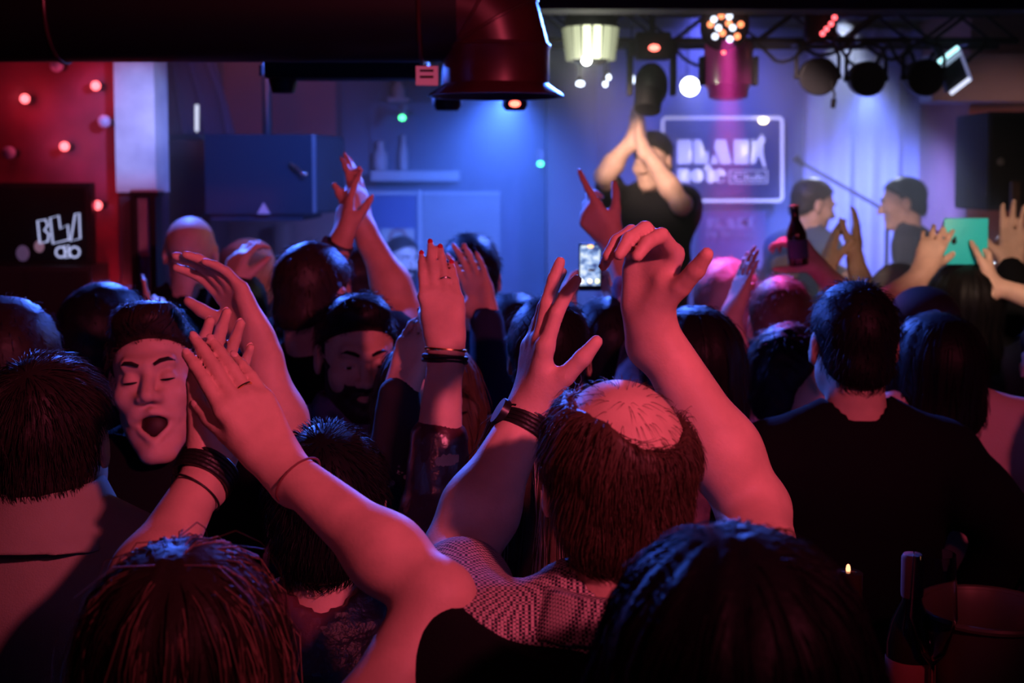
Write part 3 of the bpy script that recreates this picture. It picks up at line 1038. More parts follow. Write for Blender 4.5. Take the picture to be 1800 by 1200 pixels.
mat('black_plastic', (0.006, 0.006, 0.008), rough=0.55, spec=0.25, bump=0.15, bscale=300)
mat('black_paint', (0.010, 0.010, 0.012), rough=0.6)
mat('duct_red_lit', (0.075, 0.018, 0.019), rough=0.36, metal=0.3, var=0.3, vscale=12)  # red light on elbow and outlet is put into this colour
mat('white_paint', (0.75, 0.75, 0.78), rough=0.5)
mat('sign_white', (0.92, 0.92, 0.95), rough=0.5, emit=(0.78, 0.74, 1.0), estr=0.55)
mat('sign_panel', (0.055, 0.045, 0.11), rough=0.6, var=0.2)
mat('floor_wood', (0.05, 0.03, 0.025), rough=0.4, var=0.4, vscale=8)
mat('ceiling_dark', (0.016, 0.013, 0.02), rough=0.9, var=0.3, vscale=5)
mat('wall_dark', (0.05, 0.04, 0.06), rough=0.9, var=0.3, vscale=4)
mat('wall_red', (0.22, 0.012, 0.045), rough=0.6, var=0.4, vscale=5, bump=0.2, bscale=40)
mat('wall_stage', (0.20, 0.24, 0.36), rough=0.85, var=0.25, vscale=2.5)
mat('wall_warm', (0.46, 0.17, 0.14), rough=0.8, var=0.2, vscale=3)
mat('pillar_pale', (0.62, 0.60, 0.66), rough=0.45, col2=(0.42, 0.40, 0.48), vscale=6)
mat('wood_brown', (0.16, 0.075, 0.05), rough=0.55, var=0.5, vscale=10)
mat('panel_grey', (0.36, 0.35, 0.38), rough=0.7, var=0.12, vscale=4)
mat('pier_grey', (0.16, 0.16, 0.17), rough=0.8, var=0.15, vscale=3)
mat('trim_pale', (0.62, 0.58, 0.60), rough=0.6)
mat('curtain_cloth', (0.40, 0.36, 0.46), rough=0.9, bump=0.2, bscale=120)
mat('curtain_blue', (0.10, 0.14, 0.34), rough=0.9, bump=0.2, bscale=120)
mat('speaker_case', (0.035, 0.04, 0.065), rough=0.75, bump=0.3, bscale=250)
mat('speaker_grille', (0.06, 0.07, 0.10), rough=0.6, bump=0.6, bscale=500)
mat('glass_clear', (0.9, 0.9, 0.92), rough=0.03, trans=1.0)
mat('bottle_glass', (0.03, 0.018, 0.01), rough=0.12, coat=0.5)
mat('bottle_label', (0.5, 0.12, 0.1), rough=0.5)
mat('bucket_rim', (0.30, 0.20, 0.14), rough=0.35, metal=0.3)
mat('tablet_teal', (0.03, 0.75, 0.80), rough=0.45)
mat('screen_black', (0.006, 0.006, 0.010), rough=0.12, coat=0.4)
mat('lens_glass', (0.10, 0.10, 0.13), rough=0.08, coat=0.5)
mat('poster_paper', (0.62, 0.52, 0.46), rough=0.7)
mat('column_lit_orange', (0.62, 0.30, 0.16), rough=0.7, var=0.2, vscale=9)  # warm light on the column is put into this orange
mat('keyboard_grey', (0.4, 0.4, 0.42), rough=0.5)
mat('guitar_wood', (0.55, 0.20, 0.07), rough=0.25, coat=0.6)
mat('cable_black', (0.01, 0.01, 0.012), rough=0.6)
mat('truss_metal', (0.05, 0.045, 0.06), rough=0.45, metal=0.5)

# checked shirt of the balding man
m = bpy.data.materials.new('houndstooth'); m.use_nodes = True
nt = m.node_tree; b = nt.nodes['Principled BSDF']
tc = nset(nt, 'ShaderNodeTexCoord'); ck = nset(nt, 'ShaderNodeTexChecker')
ck.inputs['Scale'].default_value = 310
ck.inputs['Color1'].default_value = (0.62, 0.48, 0.46, 1); ck.inputs['Color2'].default_value = (0.02, 0.015, 0.03, 1)
nt.links.new(tc.outputs['Object'], ck.inputs['Vector']); nt.links.new(ck.outputs['Color'], b.inputs['Base Color'])
b.inputs['Roughness'].default_value = 0.85
MATS['houndstooth'] = m
# dotted blouse
m = bpy.data.materials.new('dotted_blouse'); m.use_nodes = True
nt = m.node_tree; b = nt.nodes['Principled BSDF']
tc = nset(nt, 'ShaderNodeTexCoord'); vo = nset(nt, 'ShaderNodeTexVoronoi'); vo.inputs['Scale'].default_value = 34
rp = nset(nt, 'ShaderNodeValToRGB'); rp.color_ramp.elements[0].position = 0.14; rp.color_ramp.elements[1].position = 0.17
rp.color_ramp.elements[0].color = (0.5, 0.35, 0.35, 1); rp.color_ramp.elements[1].color = (0.012, 0.010, 0.016, 1)
nt.links.new(tc.outputs['Object'], vo.inputs['Vector']); nt.links.new(vo.outputs['Distance'], rp.inputs['Fac'])
nt.links.new(rp.outputs['Color'], b.inputs['Base Color']); b.inputs['Roughness'].default_value = 0.8
MATS['dotted_blouse'] = m


# ------------------------------------------------------------------ the room
def struct(name, mb, m, smooth=False):
    return tag(mb.build(name, MATS[m], smooth=smooth), kind='structure')


def pxbox(x0, y0, x1, y1, d, depth, mb=None, bevel=0.0):
    """box whose camera-facing side spans the given pixels at depth d"""
    a, b = P(x0, y0, d), P(x1, y1, d)
    mb = mb or MB()
    c = (a + b) / 2
    return mb.box((c[0], d + depth / 2, c[2]), (abs(b[0] - a[0]), depth, abs(b[2] - a[2])), bevel=bevel)


XL, XR, YB, YF, ZC = -4.2, 3.5, 7.7, -4.0, 2.86
struct('floor', MB().box(((XL + XR) / 2, (YB + YF) / 2, -0.05), (XR - XL + 0.4, YB - YF + 0.4, 0.1)), 'floor_wood')
struct('ceiling', MB().box(((XL + XR) / 2, (YB + YF) / 2, ZC + 0.05), (XR - XL + 0.4, YB - YF + 0.4, 0.1)), 'ceiling_dark')
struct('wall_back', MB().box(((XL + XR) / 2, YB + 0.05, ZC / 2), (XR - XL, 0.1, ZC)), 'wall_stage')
struct('wall_right', MB().box((XR + 0.05, (YB + YF) / 2, ZC / 2), (0.1, YB - YF, ZC)), 'wall_warm')
struct('wall_left', MB().box((XL - 0.05, (YB + YF) / 2, ZC / 2), (0.1, YB - YF, ZC)), 'wall_dark')
struct('wall_rear', MB().box(((XL + XR) / 2, YF - 0.05, ZC / 2), (XR - XL, 0.1, ZC)), 'wall_dark')
xr = P(205, 300, 4.7)[0]
struct('wall_red', MB().box(((XL + xr) / 2, 4.78, ZC / 2), (xr - XL, 0.14, ZC)), 'wall_red')
# pale pillar face and the dark post below it
xa, xb = P(205, 300, 4.62)[0], P(275, 300, 4.62)[0]
zb = P(205, 338, 4.62)[2]
struct('column', MB().box(((xa + xb) / 2, 4.70, (zb + ZC) / 2), (xb - xa, 0.18, ZC - zb)), 'pillar_pale')
struct('column_base', MB().box(((xa + xb) / 2, 4.715, zb / 2), (xb - xa - 0.006, 0.15, zb)), 'wall_dark')
# stage platform
struct('floor_stage', MB().box((0.95, 6.35, 0.175), (5.0, 2.7, 0.35), bevel=0.01), 'floor_wood')
# grey wall pier behind the singer, warm pier beside the loudspeaker, header over the curtain
pxa, pxb = P(962, 300, 7.2)[0], P(1048, 300, 7.2)[0]
struct('wall_pier', MB().box(((pxa + pxb) / 2, 7.44, ZC / 2), (pxb - pxa, 0.5, ZC)), 'pier_grey')
pxa, pxb = P(1702, 300, 6.6)[0], P(1812, 300, 6.6)[0]
struct('wall_pier_warm', MB().box(((pxa + pxb) / 2 + 0.1, 7.15, ZC / 2), (pxb - pxa + 0.2, 1.08, ZC)), 'wall_warm')
a, b2 = P(1640, 95, 6.3), P(1900, 178, 6.3)
struct('beam', MB().box(((a[0] + b2[0]) / 2, 6.4, (a[2] + b2[2]) / 2), (b2[0] - a[0], 0.2, a[2] - b2[2])), 'panel_grey')
a, b2 = P(940, -20, 4.3), P(1950, 14, 4.3)
struct('beam_front', MB().box(((a[0] + b2[0]) / 2, 4.4, (ZC + b2[2]) / 2), (b2[0] - a[0], 0.14, ZC - b2[2])), 'ceiling_dark')
# warm lit wall panel at the left of the stage, above and below the loudspeaker
pa, pb = P(388, 110, 7.35), P(590, 430, 7.35)
struct('wall_panel_warm', MB().box(((pa[0] + pb[0]) / 2, 7.55, 1.4), (pb[0] - pa[0], 0.28, 2.8)), 'wall_warm')
for (x0, x1) in ((462, 502),):
    pa, pb = P(x0, 390, 7.0), P(x1, 560, 7.0)
    struct('column_round', MB().cyl(((pa[0] + pb[0]) / 2, 7.25, 0), ((pa[0] + pb[0]) / 2, 7.25, P(0, 392, 7.25)[2]), (pb[0] - pa[0]) / 2 * 1.03, n=28), 'wall_warm', True)

# ------------------------------------------------------------------ ventilation duct
DD = 3.0
dr = 0.123
zc = P(0, 107, DD - 0.03)[2] + dr
el = P(872, 100, DD)          # outlet axis
duct = empty('ventilation_duct', (el[0], DD, zc), 'dark round ventilation duct with elbow and flared outlet under the ceiling', 'duct')
x_end = P(806, 60, DD)[0]
MB().cyl((XL + 0.02, DD, zc), (x_end, DD, zc), dr, n=48).build('duct_run', mat('duct_unlit', (0.006, 0.005, 0.006), rough=0.5, spec=0.25), duct)  # same duct outside the red light, coloured near black
for px in (112, 742):
    xx = P(px, 60, DD)[0]
    MB().tube([(xx, DD + (dr + 0.002) * math.cos(t), zc + (dr + 0.002) * math.sin(t)) for t in np.linspace(0, 2 * math.pi, 40, endpoint=False)], 0.005, 8, True).build('duct_seam', MATS['duct_red_lit'], duct)
Re = el[0] - x_end
ctr = np.array([x_end, DD, zc - Re])
def el_ring(t, grow=0.0):
    """mitre ring of the elbow at angle t from horizontal run (0) to outlet (90)"""
    c = ctr + np.array([math.sin(t), 0, math.cos(t)]) * Re
    rad = np.array([math.sin(t), 0, math.cos(t)]); side = np.array([0, 1.0, 0])
    return [c + (rad * math.cos(u) + side * math.sin(u)) * (dr + grow) for u in np.linspace(0, 2 * math.pi, 48, endpoint=False)]
ts = [0, math.radians(30), math.radians(60), math.radians(90)]
for t0, t1 in zip(ts, ts[1:]):
    mb = MB(); A = [mb.bm.verts.new(p) for p in el_ring(t0)]; B = [mb.bm.verts.new(p) for p in el_ring(t1)]
    for k in range(48): mb.bm.faces.new((A[k], A[(k + 1) % 48], B[(k + 1) % 48], B[k]))
    mb.build('elbow_segment', MATS['duct_red_lit'], duct)
for t in ts[1:]:
    MB().tube(el_ring(t, 0.001), 0.004, 8, True).build('duct_seam', MATS['duct_red_lit'], duct)
zo = ctr[2]
z1, z2, z3 = zo, P(872, 148, DD)[2], P(872, 170, DD)[2]
if z1 < z2 + 0.02: z1 = z2 + 0.02
MB().lathe([(dr, z1 - zo), (dr + 0.003, z1 - zo - 0.005), (dr, z1 - zo - 0.01), (dr, z2 - zo), (dr + 0.004, z2 - zo - 0.004), (dr + 0.032, z3 - zo + 0.006), (dr + 0.036, z3 - zo), (dr + 0.030, z3 - zo), (dr - 0.004, z2 - zo)], (el[0], DD, zo), 56).build('outlet_flange', MATS['duct_red_lit'], duct)
st = MB(); pxbox(731, 116, 770, 150, DD - 0.155, 0.004, st)
st.build('white_sticker', MATS['white_paint'], duct, False, label='white sticker with dark lines')
for k, yy in enumerate((122, 133)):
    s2 = MB(); pxbox(738, yy, 762, yy + 4, DD - 0.157, 0.002, s2); s2.build('sticker_line', MATS['black_plastic'], duct, False)

# ------------------------------------------------------------------ black light bar and lamp heads under the duct
bar = empty('ceiling_light_bar', P(610, 125, 3.3), 'long black light bar hanging under the duct', 'light bar')
mb = MB(); pxbox(462, 104, 752, 137, 3.3, 0.12, mb, 0.008); mb.build('housing', MATS['black_plastic'], bar)
pc = P(490, 148, 3.3); mb = MB().cyl(pc + [0, 0.06, 0.02], pc + [0, 0.06, -0.018], 0.04, 0.03, 24); mb.build('lamp_head', MATS['black_plastic'], bar)
pc = P(458, 128, 3.3); MB().cyl(pc + [0, 0, 0.02], pc + [0, 0, -0.008], 0.004, n=10).build('bolt', MATS['silver'], bar)
for (px, rr, lab, red) in ((786, 26, 'small black lamp head under the sticker end of the flange', 0), (905, 22, 'small black lamp head with red glint under the flange', 1)):
    c = P(px, 186, 3.45)
    e = empty('ceiling_lamp', c, lab, 'lamp', 'lamp heads under the duct outlet')
    MB().lathe([(0.012, 0.10), (0.014, 0.03), (rr * 3.45 / FPX, 0.02), (rr * 3.45 / FPX, 0.0), (rr * 2.6 / FPX, -0.012)], c, 24).build('lamp_housing', MATS['black_plastic'], e)
    MB().cyl(c + [0, 0, 0.10], (c[0], c[1], ZC - 0.002), 0.006, n=8).build('hanger_rod', MATS['black_plastic'], e)
    if red:
        MB().ball(c + [0.0, -0.030, 0.004], 0.010, 14, (1.5, 0.8, 0.9)).build('red_glint', glow('glow_red', (1, 0.12, 0.08), 6), e)  # red glint on the housing, built as a glowing ball

# ------------------------------------------------------------------ wall lamps on the red wall
LR = glow('bulb_red', (1.0, 0.12, 0.14), 4.0)
LO = mat('bulb_off', (0.35, 0.30, 0.5), rough=0.3)
lamps = [(40, 173, 1, 'lit red bulb at the far end of the red wall'), (165, 150, 1, 'lit red bulb on the red wall beside the pale pillar top'),
         (110, 257, 1, 'lit red bulb above the television corner'), (168, 361, 1, 'lit red bulb just beside the television frame'),
         (205, 521, 1, 'lowest lit red bulb, near the dark post'), (180, 213, 0, 'unlit lilac bulb between the lit red ones'),
         (96, 114, 0, 'unlit lilac bulb just under the duct'), (12, 268, 0, 'unlit lilac bulb above the television, at the picture edge')]
for px, py, on, lab in lamps:
    c = P(px, py, 4.62)
    e = empty('wall_bulb', (c[0], 4.71, c[2]), lab, 'lamp', 'round bulbs on the red wall')
    MB().cyl((c[0], 4.715, c[2]), (c[0], 4.66, c[2]), 0.016, 0.012, 14).build('lamp_socket', MATS['black_plastic'], e)
    MB().ball((c[0], 4.64, c[2]), 0.017 if on else 0.024, 18).build('glass_bulb', LR if on else LO, e)
    if on:
        l = bpy.data.lights.new('bulb_light', 'POINT'); l.color = (1, 0.06, 0.12); l.energy = 0.55; l.shadow_soft_size = 0.02
        lo_ = bpy.data.objects.new('bulb_light', l); COL.objects.link(lo_); lo_.location = (c[0], 4.60, c[2])

# ------------------------------------------------------------------ logo lettering (flat print of the venue's sign)
LOGO = {
    'letter_b': [[(773, 816), (862, 816), (874, 830), (874, 888), (850, 900), (874, 915), (874, 972), (858, 985), (773, 985)]],
    'letter_l': [[(888, 816), (935, 816), (935, 942), (988, 888), (988, 985), (888, 985)]],
    'letter_a': [[(1040, 816), (1110, 816), (1150, 985), (1075, 985), (1030, 872)], [(1003, 985), (1028, 915), (1062, 985)]],
    'letter_c': [[(1167, 816), (1268, 816), (1268, 888), (1218, 838), (1218, 940), (1268, 915), (1268, 985), (1167, 985)]],
    'figure_emblem': [[(1290, 830), (1300, 806), (1316, 842), (1330, 842), (1328, 820), (1348, 800), (1360, 772), (1372, 796), (1382, 800), (1382, 830), (1362, 852), (1365, 900), (1392, 1015), (1374, 1006), (1338, 915), (1314, 982), (1284, 986), (1304, 945), (1315, 880), (1292, 858)]],
    'letter_n': [[(773, 1020), (845, 1020), (860, 1036), (860, 1117), (828, 1117), (828, 1048), (819, 1038), (808, 1048), (808, 1117), (773, 1117)]],
    'letter_t': [[(975, 990), (1000, 990), (1000, 1020), (1022, 1020), (1022, 1032), (1000, 1032), (1000, 1095), (1010, 1104), (1028, 1098), (1020, 1116), (995, 1121), (975, 1105), (975, 1032), (958, 1032), (958, 1020), (975, 1020)]],
}
def arc(cx, cy, r, a0, a1, n=16, rx=1.0):
    return [(cx + r * rx * math.cos(math.radians(a)), cy + r * math.sin(math.radians(a))) for a in np.linspace(a0, a1, n)]
LOGO['letter_o'] = [arc(912, 1068, 48, 90, 270), arc(912, 1068, 48, -90, 90) + arc(912, 1068, 44, 90, -90, rx=0.72)]
LOGO['letter_e'] = [arc(1066, 1068, 48, 100, 270) + [(1070, 1020)], arc(1066, 1068, 48, -90, 0) + [(1072, 1072), (1072, 1062), (1098, 1060)] + arc(1066, 1068, 42, -20, -90, rx=0.7), arc(1066, 1068, 48, 100, 30) + arc(1066, 1068, 42, 35, 95)]


def logo(parent, x0, y0, x1, y1, d, m, only=None, depth=0.006):
    k = (x1 - x0) / (1400.0 - 773.0); ky = (y1 - y0) / (1121.0 - 770.0)
    def w(p):
        return P(x0 + (p[0] - 773) * k, y0 + (p[1] - 770) * ky, d)
    def put(name, polys):
        mb = MB()
        for poly in polys:
            A = [mb.bm.verts.new(w(p)) for p in poly]
            Bv = [mb.bm.verts.new(w(p) + np.array([0, depth, 0])) for p in poly]
            mb.bm.faces.new(A); mb.bm.faces.new(Bv[::-1])
            for i in range(len(A)): mb.bm.faces.new((A[i], Bv[i], Bv[(i + 1) % len(A)], A[(i + 1) % len(A)]))
        bmesh.ops.triangulate(mb.bm, faces=mb.bm.faces[:])
        mb.build(name, m, parent, False)
    for n, polys in LOGO.items():
        if only and n not in only: continue
        put(n, polys)
    if not only:
        mb = MB()
        for (xa_, ya_, xb_, yb_) in ((1134, 1031, 1400, 1037), (1134, 1115, 1400, 1121), (1134, 1037, 1140, 1115), (1394, 1037, 1400, 1115)):
            p0, p1 = w((xa_, ya_)), w((xb_, yb_))
            mb.box(((p0[0] + p1[0]) / 2, d + depth / 2, (p0[2] + p1[2]) / 2), (abs(p1[0] - p0[0]), depth, abs(p1[2] - p0[2])))
        mb.build('word_border', m, parent, False)
        cu = bpy.data.curves.new('word_club', 'FONT'); cu.body = 'Club'; cu.extrude = depth / 2
        p0, p1 = w((1156, 1100)), w((1380, 1050))
        o = bpy.data.objects.new('word_club', cu); COL.objects.link(o)
        cu.materials.append(m)
        cu.size = 1.0
        o.parent = parent
        hgt = (p1[2] - p0[2]) / 0.72; wid = (p1[0] - p0[0]) / 1.95
        o.scale = (wid, hgt, 1)
        o.rotation_euler = (math.pi / 2, 0, 0)
        pl = np.array(parent.location)
        o.location = [float(c) for c in (p0 - pl)]
        bpy.context.view_layer.update()
        me = bpy.data.meshes.new_from_object(o)
        o2 = bpy.data.objects.new('word_club_text', me); COL.objects.link(o2)
        o2.parent = parent; o2.scale = o.scale; o2.rotation_euler = o.rotation_euler; o2.location = o.location
        bpy.data.objects.remove(o, do_unlink=True)


sign = empty('stage_sign', (*P(1270, 353, 7.55)[:2], P(1270, 353, 7.55)[2]), 'framed club sign with white logo lettering on the stage back wall', 'sign')
mb = MB(); pxbox(1170, 211, 1371, 349, 7.57, 0.10, mb); mb.build('sign_board', MATS['sign_panel'], sign, False)
fr = []
for cx, cy, a0 in ((1368, 214, -90), (1368, 346, 0), (1172, 346, 90), (1172, 214, 180)):
    for a in np.linspace(a0, a0 + 90, 6):
        q = math.radians(a); fr.append(P(cx + 7 * math.cos(q), cy + 7 * math.sin(q), 7.55))
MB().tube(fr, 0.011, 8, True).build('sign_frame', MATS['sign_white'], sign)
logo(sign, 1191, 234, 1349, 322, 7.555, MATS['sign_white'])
lo2 = P(1342, 212, 7.5)
e = empty('sign_clip_lamp', lo2, 'small warm white lamp clipped to the sign frame top', 'lamp')
MB().ball(lo2, 0.018, 14, (1.5, 1, 1)).build('lamp_bulb', glow('clip_bulb', (1.0, 0.85, 0.55), 12), e)
MB().cyl(lo2 + [0, 0.012, 0], lo2 + [0, 0.07, 0.0], 0.006, n=8).build('lamp_clip', MATS['black_plastic'], e)
# second, smaller print low on the wall
ban = empty('stage_banner', P(1290, 470, 7.6), 'dim purple banner with pale logo print below the framed sign', 'banner')
mb = MB(); pxbox(1228, 372, 1345, 472, 7.62, 0.03, mb); mb.build('banner_cloth', mat('banner_cloth', (0.17, 0.13, 0.26), rough=0.9), ban, False)
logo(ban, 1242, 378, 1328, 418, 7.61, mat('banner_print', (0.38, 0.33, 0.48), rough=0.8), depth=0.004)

# ------------------------------------------------------------------ television; the logo reflected in its screen is built as glowing letters
tv = empty('television', P(60, 570, 4.45), 'black flat television on the red wall with outlined white letters reflected in its screen', 'television')
mb = MB(); pxbox(-60, 321, 163, 466, 4.55, 0.05, mb, 0.004); mb.build('casing', MATS['black_plastic'], tv)
mb = MB(); pxbox(-55, 330, 152, 458, 4.545, 0.006, mb); mb.build('screen', MATS['screen_black'], tv, False)
scr = glow('reflected_text', (0.55, 0.6, 1.0), 0.9)
for nm, polys in (('letter_b', [[(66, 388), (80, 386), (84, 396), (78, 404), (86, 412), (84, 424), (70, 428)]]),
                  ('letter_l', [[(88, 383), (103, 379), (106, 402), (119, 395), (121, 421), (93, 428)]]),
                  ('letter_a', [[(124, 424), (132, 376), (139, 374), (141, 419)]]),
                  ('letter_o', [arc(107, 443, 9, 0, 350, 14)]), ('letter_t', [[(113, 432), (120, 431), (122, 452), (115, 453)]]), ('letter_e', [arc(131, 443, 9, 20, 340, 14)])):
    mb = MB()
    for poly in polys:
        mb.tube([P(x, y, 4.54) for x, y in poly], 0.0032, 6, True)
    mb.build(nm, scr, tv)
for nm, cx, cy, r, col in (('screen_figure', 69, 433, 9, (0.5, 0.25, 0.4)), ('screen_figure', 40, 445, 12, (0.18, 0.10, 0.25))):
    MB().ball(P(cx, cy, 4.545), r * 4.5 / FPX, 12, (1, 0.15, 1.2)).build(nm, glow('scr%d' % cx, col, 0.35), tv)
stand = empty('media_cabinet', P(60, 575, 4.4), 'dark blue black cabinet below the television', 'cabinet')
mb = MB(); a, b2 = P(-70, 468, 4.5), P(163, 572, 4.5); mb.box(((a[0] + b2[0]) / 2, 4.6, (a[2] + b2[2]) / 2), (b2[0] - a[0], 0.2, a[2] - b2[2]), bevel=0.004); mb.build('cabinet_body', MATS['black_paint'], stand)
mb = MB(); a, b2 = P(-68, 476, 4.49), P(45, 568, 4.49); mb.box(((a[0] + b2[0]) / 2, 4.495, (a[2] + b2[2]) / 2), (b2[0] - a[0], 0.012, a[2] - b2[2])); mb.build('cabinet_door', MATS['black_paint'], stand)
mb = MB(); a, b2 = P(48, 476, 4.49), P(158, 568, 4.49); mb.box(((a[0] + b2[0]) / 2, 4.495, (a[2] + b2[2]) / 2), (b2[0] - a[0], 0.012, a[2] - b2[2])); mb.build('cabinet_door', MATS['black_paint'], stand)
a = P(60, 572, 4.6)
mb = MB()
for sx in (-0.22, 0.2): mb.cyl((a[0] + sx, 4.6, 0), (a[0] + sx, 4.6, a[2] + 0.005), 0.015, n=10)
mb.build('cabinet_legs_frame', MATS['dark_metal'], stand)
MB().ball(P(118, 545, 4.485), 0.010, 10, (0.8, 0.5, 2.2)).build('red_indicator', glow('ind_red', (1, 0.05, 0.12), 1.5), stand)

# dark framed display in front of the post
fr = empty('display_case', P(252, 560, 4.4), 'tall narrow dark framed display case under the pale pillar', 'display case')
mb = MB()
for (x0, y0, x1, y1) in ((228, 336, 277, 345), (228, 345, 240, 560), (262, 345, 277, 560)):
    pxbox(x0, y0, x1, y1, 4.5, 0.08, mb)
mb.build('case_frame', MATS['black_paint'], fr, False)
mb = MB(); pxbox(229, 333, 277, 337, 4.49, 0.09, mb); mb.build('top_trim', MATS['trim_pale'], fr, False)
mb = MB(); pxbox(240, 345, 262, 450, 4.54, 0.02, mb); mb.build('pale_panel', MATS['pillar_pale'], fr, False)
mb = MB(); pxbox(240, 450, 262, 560, 4.54, 0.02, mb); mb.build('dark_panel', MATS['curtain_blue'], fr, False)
a = P(252, 560, 4.55); MB().box((a[0], 4.56, a[2] / 2), (0.08, 0.06, a[2])).build('case_foot', MATS['black_paint'], fr, False)

# ------------------------------------------------------------------ loudspeakers
sp = empty('hanging_loudspeaker', P(470, 378, 5.2), 'large wedge shaped loudspeaker hanging at the stage front with triangle sticker', 'loudspeaker')
zt_, zb_ = P(0, 236, 5.0)[2], P(0, 376, 5.0)[2]
q = [P(360, 300, 5.0), P(556, 300, 5.0), P(604, 300, 5.35), P(604, 300, 5.75), P(372, 300, 5.75)]
mb = MB(); mb.prism([(c[0], c[1]) for c in q], (0, 0, zb_), (1, 0, 0), (0, 1, 0), zt_ - zb_); mb.build('cabinet', MATS['speaker_case'], sp, False)
g0, g1 = q[1], q[2]; gn = norm(np.array([(g1 - g0)[1], -(g1 - g0)[0], 0]))
mb = MB(); mb.prism([(g0[0] + gn[0] * .004, g0[1] + gn[1] * .004), (g1[0] + gn[0] * .004, g1[1] + gn[1] * .004), (g1[0], g1[1]), (g0[0], g0[1])], (0, 0, zb_ + 0.01), (1, 0, 0), (0, 1, 0), zt_ - zb_ - 0.02); mb.build('grille', MATS['speaker_grille'], sp, False)
mb = MB(); pxbox(370, 376, 532, 388, 5.02, 0.5, mb); mb.build('mounting_plate', MATS['speaker_case'], sp, False)
mb = MB(); pxbox(548, 236, 556, 374, 4.994, 0.008, mb); mb.build('edge_trim', MATS['panel_grey'], sp, False)
mb = MB(); mb.prism([(0, 0), (0.052, 0), (0.026, 0.045)], P(452, 376, 4.992), (1, 0, 0), (0, 0, 1), 0.004); mb.build('warning_sticker', MATS['white_paint'], sp, False, label='white triangle sticker')
mb = MB(); mb.tube([P(512, 288, 4.985), P(520, 294, 4.97), P(530, 304, 4.985)], 0.009, 8); mb.ball(P(534, 306, 4.985), 0.018, 12); mb.build('latch', MATS['silver'], sp)
mb = MB(); c0 = P(470, 236, 5.3); mb.cyl((c0[0], 5.3, zt_), (c0[0], 5.3, ZC - 0.002), 0.02, n=12); mb.build('hanger_pole', MATS['dark_metal'], sp)
sr = empty('wall_loudspeaker', P(1790, 372, 5.4), 'tall black loudspeaker on the warm pier beside the curtain', 'loudspeaker')
mb = MB(); pxbox(1738, 196, 1860, 370, 5.4, 0.4, mb, 0.012); mb.build('cabinet', MATS['speaker_case'], sr)
mb = MB(); pxbox(1744, 204, 1854, 362, 5.39, 0.02, mb, 0.006); mb.build('grille', MATS['black_plastic'], sr)
MB().ball(P(1759, 284, 5.385), 0.016, 12, (1, 0.3, 1)).build('badge', MATS['panel_grey'], sr)
mb = MB(); c0 = P(1790, 300, 5.6); mb.cyl((c0[0], 5.6, 0.35), (c0[0], 5.6, P(0, 368, 5.6)[2]), 0.018, n=12); mb.build('stand_pole', MATS['dark_metal'], sr)

# ------------------------------------------------------------------ stage back wall furniture
wc = empty('wall_cabinet', P(318, 420, 6.2), 'brown wooden cabinet left of the hanging loudspeaker', 'cabinet')
mb = MB(); a, b2 = P(281, 246, 6.2), P(372, 420, 6.2); mb.box(((a[0] + b2[0]) / 2, 6.4, a[2] / 2), (b2[0] - a[0], 0.4, a[2]), bevel=0.006); mb.build('cabinet_body', MATS['wood_brown'], wc)
mb = MB(); pxbox(286, 254, 356, 400, 6.19, 0.014, mb); mb.build('cabinet_door', MATS['wood_brown'], wc, False)
br = empty('wall_tube_lamp', P(346, 210, 6.0), 'short vertical pale tube lamp above the brown cabinet', 'lamp')
MB().tube([P(346, 184, 6.0), P(346, 230, 6.0)], 0.009, 10).build('tube', glow('tube_pale', (0.7, 0.75, 1.0), 1.3), br)
MB().tube([P(346, 231, 6.0), P(352, 240, 6.02), P(368, 245, 6.1), P(368, 248, 6.25)], 0.006, 8).build('bracket', MATS['silver'], br)
drp = empty('black_drape', P(330, 240, 6.5), 'dark blue drape hanging slanted behind the pale pillar', 'drape')
mb = MB()
ztop = lambda p: np.array([p[0], p[1], ZC - 0.002])
poly = [ztop(P(278, 100, 6.7)), ztop(P(350, 100, 6.7)), P(412, 236, 6.7), P(278, 236, 6.7)]
A = [mb.bm.verts.new(p) for p in poly]; B = [mb.bm.verts.new(p + np.array([0, 0.03, 0])) for p in poly]
mb.bm.faces.new(A); mb.bm.faces.new(B[::-1])
for i in range(4): mb.bm.faces.new((A[i], B[i], B[(i + 1) % 4], A[(i + 1) % 4]))
mb.build('drape_cloth', MATS['curtain_blue'], drp, False)
for k, x in enumerate((300, 330, 360)):
    MB().tube([P(x, 100, 6.69), P(x + 14 + 6 * k, 170, 6.68), P(x + 22 + 9 * k, 234, 6.69)], 0.016, 8).build('drape_fold', MATS['curtain_blue'], drp)
for (x0, x1, lab) in ((606, 733, 'blue grey stage panel between the column and the pale strip'), (741, 879, 'pale grey acoustic panel standing behind the drummer')):
    pn = empty('acoustic_panel', P((x0 + x1) / 2, 480, 7.3), lab, 'panel', 'panels on the stage back wall')
    a, b2 = P(x0, 337, 7.3), P(x1, 480, 7.3)
    MB().box(((a[0] + b2[0]) / 2, 7.36, (a[2] + 0.35) / 2), (b2[0] - a[0], 0.1, a[2] - 0.35)).build('panel_board', MATS['panel_grey' if x0 > 700 else 'curtain_blue'], pn, False)
    MB().box(((a[0] + b2[0]) / 2, 7.30, a[2] - 0.008), (b2[0] - a[0], 0.03, 0.016)).build('panel_edge', MATS['trim_pale'], pn, False)
stp = empty('panel_post', P(737, 480, 7.25), 'slim pale post between the two stage panels', 'post')
a = P(737, 334, 7.25); MB().box((a[0], 7.28, (a[2] + 0.35) / 2), (0.02, 0.04, a[2] - 0.35), bevel=0.003).build('post_body', MATS['trim_pale'], stp)
MB().box((a[0], 7.28, 0.36), (0.08, 0.08, 0.02), bevel=0.003).build('post_foot', MATS['trim_pale'], stp)
